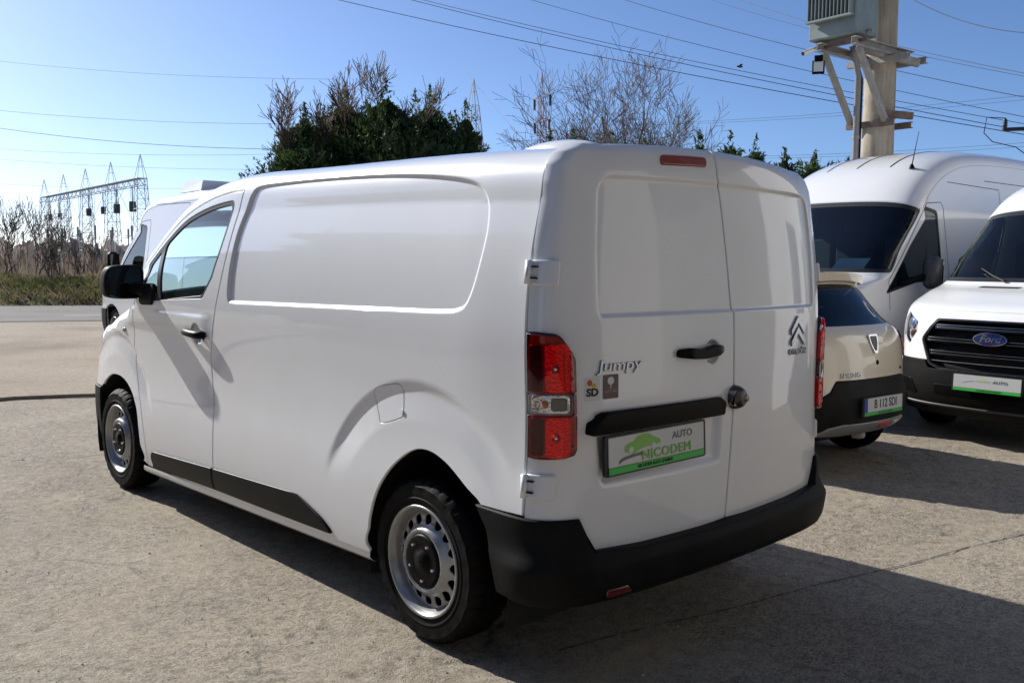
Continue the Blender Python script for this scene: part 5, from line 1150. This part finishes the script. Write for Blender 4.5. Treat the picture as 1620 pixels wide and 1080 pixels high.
def pylon(label, px, d, ytop, m, arms, wb, group=None):
    p = dep(px, 410, d); h = 1.5+(412-ytop)/FPX*d; root = empty('lattice_pylon', label, 'pylon', (p.x, p.y, 0), YAW+.5, group)
    m_ = MB(); lattice(m_, h*.86, wb, .9, 12, .045, None, h*.14); m_.build('lattice_mast', m, root)
    for z, l in arms:
        a = MB(); 
        for s in (1, -1): a.tube([(0, 0, h*z+.5), (s*l, 0, h*z)], .09, 4); a.tube([(0, .3, h*z-.3), (s*l, 0, h*z)], .08, 4)
        ao = a.build('crossarm', m, root)
        for s in (1, -1): MB().tube([(s*l*.95, 0, h*z), (s*l*.95, 0, h*z-1.7)], .20, 6).build('insulator_string', PORC, ao)
    return root, p, h
pylon('grey lattice pylon rising behind the right end of the conifer clump', 748, 105, 128, GALV, ((.70, 1.9),), 4.2)
pylon('red and white lattice pylon behind the bare trees', 855, 150, 120, REDW, ((.88, 2.6), (.76, 2.4)), 1.8)
# ---- concrete pole with transformer --------------------------------------------------------------
CONC = mat('weathered_concrete', (.36, .32, .26), .9); c = coords(CONC)
b_ = ramp(CONC, noise(CONC, 1.6, 6, .65, c), [(.30, (.24, .21, .165)), (.5, (.38, .335, .265)), (.72, (.47, .42, .345))]); mp = nod(CONC, 'ShaderNodeMapping'); mp.inputs['Scale'].default_value = (14, 14, 1.2); lk(CONC, c, mp.inputs['Vector'])
b_ = mixc(CONC, .55, b_, ramp(CONC, noise(CONC, 1.0, 5, .6, mp.outputs[0]), [(.35, .55), (.6, 1.1)]), 'MULTIPLY'); lk(CONC, b_, bsdf(CONC).inputs['Base Color']); bump(CONC, noise(CONC, 30, 6, .6, c), .4, .01)
PD = 15.2; pb = dep(1385, 300, PD); pb.z = 0
pole = empty('utility_pole', 'thick concrete utility pole behind the high-roofed van, carrying the transformer', 'pole', pb)
MB().tube([(0, 0, -.2), (0, 0, 4), (0, 0, 8.5)], [.285, .252, .205], 12).build('shaft', CONC, pole, sharp=60)
lf = Vector((-r2.x, -r2.y, 0)).normalized(); tc = Vector((-fw.x, -fw.y, 0)).normalized()
e = (lf*.80+tc*.62).normalized(); s_ = Vector((-e.y, e.x, 0)); s_ = s_ if s_.dot(tc) > 0 else -s_      # e: out to the transformer; s_: the other horizontal
GS = grained('galvanised_channel', (.27, .265, .25), .55, 40, .2, .25); RUST = grained('rusty_channel', (.17, .125, .10), .75, 30, .3, .4)
def beam(name, a, b, w_, h_, m, parent, rust=False):
    a, b = Vector(a), Vector(b); d = (b-a); L_ = d.length; M_ = frame(a, d, Vector((0, 0, 1)).cross(d) if abs(d.normalized().z) < .95 else Vector((1, 0, 0)))
    k = MB(); k.box((L_/2, 0, 0), (L_, w_*.12, h_), M_); k.box((L_/2, w_*.44, h_*.44), (L_, w_*.88, h_*.12), M_); k.box((L_/2, w_*.44, -h_*.44), (L_, w_*.88, h_*.12), M_)
    return k.build(name, m, parent)
ZB = 4.98
tcn = e*.84+lf*.16
for sgn in (-1, 1):
    o = s_*(.30*sgn)
    beam('platform_beam', o-e*.35+Vector((0, 0, ZB-.08)), o+e*1.34+Vector((0, 0, ZB-.08)), .09, .12, GS, pole)
    beam('diagonal_strut', o+e*1.10+Vector((0, 0, ZB-.12)), o+e*.26+Vector((0, 0, ZB-1.16)), .08, .09, GS, pole)
    beam('cross_channel', e*(.27*sgn)-s_*.45+Vector((0, 0, ZB-.20)), e*(.27*sgn)+s_*.62-lf*.0+Vector((0, 0, ZB-.20)), .08, .10, GS, pole)
    beam('lower_channel', e*(.27*sgn)-s_*.42+Vector((0, 0, ZB-1.20)), e*(.27*sgn)+s_*.42+Vector((0, 0, ZB-1.20)), .07, .10, RUST, pole)
beam('tie_beam', e*1.16-s_*.44+Vector((0, 0, ZB-.03)), e*1.16+s_*.44+Vector((0, 0, ZB-.03)), .07, .08, RUST, pole)
beam('long_crossarm', lf*.45-tc*.0+tc*.33+Vector((0, 0, ZB-.02)), -lf*.50+tc*.33+Vector((0, 0, ZB-.25)), .09, .12, GS, pole)
beam('lower_crossarm', lf*.05+tc*.31+Vector((0, 0, ZB-1.04)), -lf*.44+tc*.31+Vector((0, 0, ZB-1.08)), .09, .11, RUST, pole)
cp = MB(); cpp = lf*.405+tc*.12; cp.tube([cpp+Vector((0, 0, 0)), cpp+Vector((0, 0, 3.4)), cpp+Vector((0, 0, 4.55)), cpp+e*.10+Vector((0, 0, 4.85)), cpp+e*.2+Vector((0, 0, 5.0))], .052, 10); cd_ = cp.build('conduit', GREYP, pole, True)
for z in (2.7, 3.55): MB().tube([cpp+Vector((0, 0, z)), cpp+Vector((0, 0, z+.05))], .060, 10).build('conduit_clip', GS, cd_)
MB().tube([cpp+lf*-.06+Vector((0, 0, 2.2)), cpp-lf*.055+Vector((0, 0, 4.5)), cpp+e*.15+Vector((0, 0, 4.92))], .028, 6).build('power_cable', TRIM, pole, True)
# transformer on the platform
TG = mat('blue_grey_transformer_paint', (.20, .245, .235), .45); c = coords(TG); lk(TG, ramp(TG, noise(TG, 3, 5, .6, c), [(.35, (.165, .205, .20)), (.65, (.225, .27, .26))]), bsdf(TG).inputs['Base Color'])
tr = empty('transformer', 'blue-grey ribbed transformer on the bracket of the concrete pole', 'transformer', pb+tcn+Vector((0, 0, ZB-.02)))
M_ = frame((0, 0, 0), e, s_)
MB().box((0, 0, .72), (.60, .84, 1.30), M_, .02).build('tank', TG, tr)
for k in range(12): MB().box((.36, -.36+.0655*k, .82), (.13, .010, .92), M_).build('cooling_fin', TG, tr)
for k in range(9): MB().box((-.22+.055*k, .465, .90), (.010, .09, .80), M_).build('cooling_fin', TG, tr) if False else None
MB().box((.385, 0, .335), (.09, .80, .03), M_).build('fin_header', TG, tr)
MB().box((0, 0, 1.40), (.70, .94, .04), M_).build('lid', TG, tr)
for y in (-.25, 0, .25):
    MB().lathe([(.03, 0), (.06, .02), (.035, .06), (.06, .10), (.035, .14), (.055, .18), (.03, .22), (.02, .36)], 12, M_@Matrix.Translation((0, y, 1.42))).build('bushing', mat('brown_porcelain', (.08, .03, .02), .2), tr, True)
MB().tube([M_@Vector((.0, .43, .12)), M_@Vector((.0, .52, .12))], .03, 8).build('drain_valve', GS, tr)
# floodlight and camera at the end of the platform
fp = pb+e*1.24-s_*.33+Vector((0, 0, ZB-.20))
fl0 = empty('floodlight', 'small black floodlight hanging from the transformer bracket', 'floodlight', fp)
fm = frame((0, 0, -.17), (lf*-.9+tc*.3), Vector((0, 0, 1)))
MB().box((0, 0, 0), (.19, .21, .05), fm, .01).build('housing', TRIM, fl0); MB().box((0, .012, .027), (.145, .165, .006), fm).build('lamp_glass', mat('floodlight_glass', (.55, .57, .56), .15, 0, 1), fl0)
MB().box((0, .13, 0), (.13, .10, .10), fm, .01).build('bracket', TRIM, fl0)
cpos = pb+e*1.30-s_*.40+lf*.06+Vector((0, 0, ZB-.12)); sc_ = empty('security_camera', 'white bullet camera beside the floodlight', 'camera', cpos)
dcam = (lf*.8+tc*.35+Vector((0, 0, -.35))).normalized(); k = MB(); k.tube([dcam*-.10, dcam*.13], .038, 12); k.build('camera_body', WHITE2, sc_, sharp=50); MB().tube([dcam*.13, dcam*.137], .032, 12).build('camera_lens', DARK, sc_); MB().tube([dcam*-.02, dcam*-.02-lf*.10+Vector((0, 0, .06))], .018, 8).build('mount', GS, sc_)
# second pole, just outside the frame on the right: only its arm shows
p2 = dep(1668, 300, 27); p2.z = 0; q2 = empty('line_pole', 'line pole at the right edge whose dark crossarm carries an insulator', 'pole', p2)
MB().tube([(0, 0, -.1), (0, 0, 9)], [.20, .14], 10).build('shaft', CONC, q2, True); za = 1.5+(420-204)/FPX*27
MB().tube([lf*1.62+Vector((0, 0, za-.05)), -lf*1.4+Vector((0, 0, za+.10))], .065, 4).build('crossarm', mat('dark_steel_arm', (.05, .035, .03), .7), q2)
for t in (1.55, .3, -1.2):
    MB().lathe([(.02, -.05), (.05, .02), (.075, .05), (.045, .08), (.075, .12), (.045, .15), (.07, .19), (.03, .24), (.001, .26)], 12, Matrix.Translation(lf*t+Vector((0, 0, za+.02)))).build('insulator', PORC, q2, True)
MB().tube([lf*1.55+Vector((0, 0, za+.28)), lf*2.1+Vector((0, 0, za+.30)), lf*2.16+Vector((0, 0, za-.15)), lf*1.9+Vector((0, 0, za-.40)), lf*1.2+Vector((0, 0, za-.55)), lf*.7+Vector((0, 0, za-.9))], .014, 5).build('jumper_wire', TRIM, q2, True)
# ---- overhead lines --------------------------------------------------------------------------------
WIRE = mat('weathered_conductor', (.045, .047, .05), .6)
def wire(label, a, b, da, db, r, sag, group, ext=.35):
    A, B = dep(*a, da), dep(*b, db); d = B-A; pts = []
    for t in np.linspace(-ext, 1+ext, 40): q = A+d*t; q.z -= sag*4*t*(1-t); pts.append(q)
    o = MB().tube(pts, r, 5, None, False).build('overhead_line', WIRE, None, True); tag(o, label, 'power line', group); return o
g1, g2 = 'overhead lines crossing the sky above the vans', 'faint distant transmission lines'
for lab, a, b, da, db, r in (('lowest dark line crossing the sky to behind the concrete pole', (535, 0), (1620, 213), 42, 30, .014),
    ('second lowest dark line, lower of the close pair', (650, 0), (1620, 207), 42, 30, .013), ('upper line of the close pair', (668, 0), (1620, 196), 43, 31, .011),
    ('line starting above the bare trees and passing under the floodlight', (840, 0), (1620, 185), 44, 31, .011), ('line that meets the transformer at its bracket', (988, 0), (1620, 154), 44, 31, .012),
    ('thin line reaching the middle of the transformer', (1125, 0), (1620, 121), 45, 31, .009), ('line reaching the top of the transformer, right of the thin one', (1172, 0), (1620, 116), 45, 30, .012), ('line alone at the upper right corner of the sky', (1445, 0), (1620, 52), 34, 30, .013)):
    wire(lab, a, b, da, db, r, .22, g1)
for lab, a, b, da, db, r in (('highest faint line at the left, above the gantry', (0, 97), (420, 124), 170, 150, .022), ('faint line second from the top at the left', (0, 175), (430, 196), 150, 140, .024),
    ('darkest of the lines at the left, sloping to the conifers', (0, 203), (430, 236), 110, 100, .028), ('faint line crossing just under the darkest one at the left', (0, 236), (430, 244), 160, 150, .02), ('faint line third from the bottom at the left', (0, 252), (430, 268), 160, 150, .02), ('lowest faint line at the left, near the tower peaks', (0, 291), (430, 296), 170, 150, .022),
    ('faint line rising to the right behind the pole', (1090, 193), (1620, 151), 180, 150, .026), ('faint line just below the one rising behind the pole', (1090, 196), (1620, 158), 180, 150, .024), ('lower faint line rising to the right edge', (1090, 249), (1620, 226), 170, 150, .026), ('lowest faint line above the high-roofed van', (1090, 252), (1620, 232), 170, 150, .024), ('line from the grey pylon\'s arm down to the right', (752, 132), (905, 290), 105, 70, .02)):
    wire(lab, a, b, da, db, r, .5, g2, .25)
# a bird
bp_ = dep(1171, 106, 30); bd = empty('bird', 'small dark bird in flight under the overhead lines', 'bird', bp_)
k = MB(); V = []; 
k.tube([(-.09, 0, 0), (-.05, 0, .005), (.02, 0, .01), (.07, 0, .012), (.10, 0, .012), (.125, 0, .008)], [.012, .032, .044, .034, .022, .004], 8, Matrix.Rotation(.9, 4, 'Z')); k.build('body', mat('brown_feathers', (.09, .075, .06), .8), bd, True)
k = MB()
for s in (1, -1): k.put([(.04, s*.03, .02), (-.04, s*.03, .02), (-.05, s*.12, .07), (.01, s*.17, .06), (.045, s*.10, .06)], [(0, 1, 2, 3, 4)], Matrix.Rotation(.9, 4, 'Z'))
k.build('wings', mat('wing_feathers', (.07, .06, .05), .8), bd)
# ---- beyond the frame: a mirrored house, and things added to dim reflections and sky fill ----------------------------------------------
hall = empty('unseen_metal_hall', 'unseen dark metal hall, added behind the photographer to block sky light from rear doors', 'hall', (-6.8, -6, 0))  # unseen building, added tall and dark to hold back sky fill
HM = mat('dark_cladding', (.05, .045, .042), .55); c = coords(HM); lk(HM, ramp(HM, noise(HM, .7, 5, .6, c), [(.35, (.040, .036, .033)), (.65, (.062, .055, .050))]), bsdf(HM).inputs['Base Color'])
MB().box((-4, 0, 5.6), (8, 24, 11.2)).build('wall', HM, hall)
k = MB()
for i in range(85): k.box((.03, -11.8+.4*i, 5.6), (.06, .10, 11.2))
tag(k.build('wall_ribs', HM, hall), kind='stuff')
k = MB(); k.box((-3.7, 0, 11.35), (9.2, 24.6, .28)); k.build('roof_edge', GREYP, hall)
for y in (-7, 1):
    d_ = MB().box((.07, y, 2.1), (.08, 3.6, 4.2)).build('sliding_door', mat('pale_door_sheet', (.42, .42, .40), .5), hall); MB().box((.12, y, 4.3), (.10, 4.0, .16)).build('door_rail', GS, d_)
for y in (-10.4, -3, 4.6, 8.6):
    w_ = MB().box((.05, y, 6.2), (.10, 1.9, 1.3)).build('window', GREYP, hall); MB().box((.085, y, 6.2), (.05, 1.7, 1.1)).build('pane', mat('hall_pane', (.04, .05, .06), .05, 0, 1), w_)
big = conifer('conifer', 'unseen dark conifer, added behind the photographer to dim the rear doors', 0, 0, 8.5, 2.1, 8000, 'conifers added out of view', 400, .5)  # out-of-view trees, added to dim the rear doors and the sky fill
for i, (x, y) in enumerate([(-10, 9.5), (-7, 13.5)]):
    o = big if i == 0 else copy_tree(big); o.location = (x, y, 0); o.rotation_euler = (0, 0, i*1.3)
    if i: o['label'] = 'unseen dark conifer, added farther behind the photographer to dim the rear doors'

wh_ = empty('white_house', 'white gabled house wall behind the photographer, mirrored in the right rear door', 'house', (-3.4, -9.8, 0))  # mirrored gable, set closer to bounce sun onto the cream hatchback
WW_ = mat('white_render', (.74, .72, .68), .85); c = coords(WW_); lk(WW_, ramp(WW_, noise(WW_, 1.2, 6, .6, c), [(.35, (.60, .60, .60)), (.65, (.72, .72, .72))]), bsdf(WW_).inputs['Base Color'])
prism('wall', [(-4, 0), (4, 0), (4, 4.2), (0, 6.4), (-4, 4.2)], 6, Matrix.Translation((-6, 0, 0))@Matrix(((0, 0, 1, 0), (1, 0, 0, 0), (0, 1, 0, 0), (0, 0, 0, 1))), WW_, wh_)
for y, rz in ((2.1, 1), (-2.1, -1)):
    k = MB(); m_ = Matrix.Translation((-3, y, 5.42))@Matrix.Rotation(-rz*math.atan2(2.2, 4), 4, 'X'); k.box((0, 0, 0), (6.8, 5.2, .12), m_); k.build('roof', RUST, wh_)
for y in (-2, 1.8):
    w_ = MB().box((.03, y, 1.9), (.06, 1.3, 1.3)).build('window', GREYP, wh_); MB().box((.045, y, 1.9), (.05, 1.1, 1.1)).build('pane', mat('house_pane', (.03, .035, .04), .05, 0, 1), w_)

bh_ = empty('unseen_beige_house', 'unseen beige house, added ahead of the delivery van to tint and darken its side', 'house', (27, 18, 0), math.radians(30))  # guessed house, added out of view to warm and darken side reflections
BW_ = mat('beige_render', (.44, .38, .30), .9); c = coords(BW_); lk(BW_, ramp(BW_, noise(BW_, .8, 6, .6, c), [(.35, (.38, .33, .26)), (.65, (.48, .42, .33))]), bsdf(BW_).inputs['Base Color'])
prism('wall', [(-7, 0), (7, 0), (7, 4.6), (0, 7.6), (-7, 4.6)], 9, Matrix.Translation((0, 0, 0))@Matrix(((0, 0, 1, 0), (1, 0, 0, 0), (0, 1, 0, 0), (0, 0, 0, 1))), BW_, bh_)
for rz in (1, -1):
    k = MB(); m_ = Matrix.Translation((4.5, rz*3.7, 6.2))@Matrix.Rotation(-rz*math.atan2(3, 7), 4, 'X'); k.box((0, 0, 0), (10, 8.4, .14), m_); k.build('roof', RUST, bh_)
for y in (-3.5, 0, 3.5):
    w_ = MB().box((-.03, y, 2.2), (.06, 1.4, 1.5)).build('window', GREYP, bh_); MB().box((-.045, y, 2.2), (.05, 1.2, 1.3)).build('pane', mat('house_pane', (.03, .035, .04), .05, 0, 1), w_)

w2 = empty('unseen_warehouse', 'unseen long dark block, added beside the photographer to keep sky light off the van side', 'unseen_warehouse', (0, 9, 0))  # unseen block, added to keep low sky light off the van's side
MB().box((7, 4, 2.6), (17, 8, 5.2)).build('wall', HM, w2)
k = MB(); [k.box((-1.3+.4*i, -.03, 2.6), (.10, .06, 5.2)) for i in range(42)]; tag(k.build('wall_ribs', HM, w2), kind='stuff')
MB().box((7, 3.8, 5.3), (17.6, 8.9, .26)).build('roof_edge', GREYP, w2)
for x in (2, 10): d_ = MB().box((x, -.07, 2.0), (3.4, .08, 4.0)).build('sliding_door', HM, w2); MB().box((x, -.12, 4.1), (3.8, .10, .16)).build('door_rail', GS, d_)

for x, y, k_, t_ in ((13, 7.6, .62, 'unseen dark conifer, added far left of the frame to darken the van side reflection'), (4.5, 7.9, .5, 'low unseen conifer, added nearer the photographer to darken the van side reflection')):  # unseen trees, added for dark patches in the side's reflection
    o = copy_tree(big); o.location = (x, y, 0); o.scale = (k_, k_, k_); o['label'] = t_; o['group'] = 'conifers added out of view'
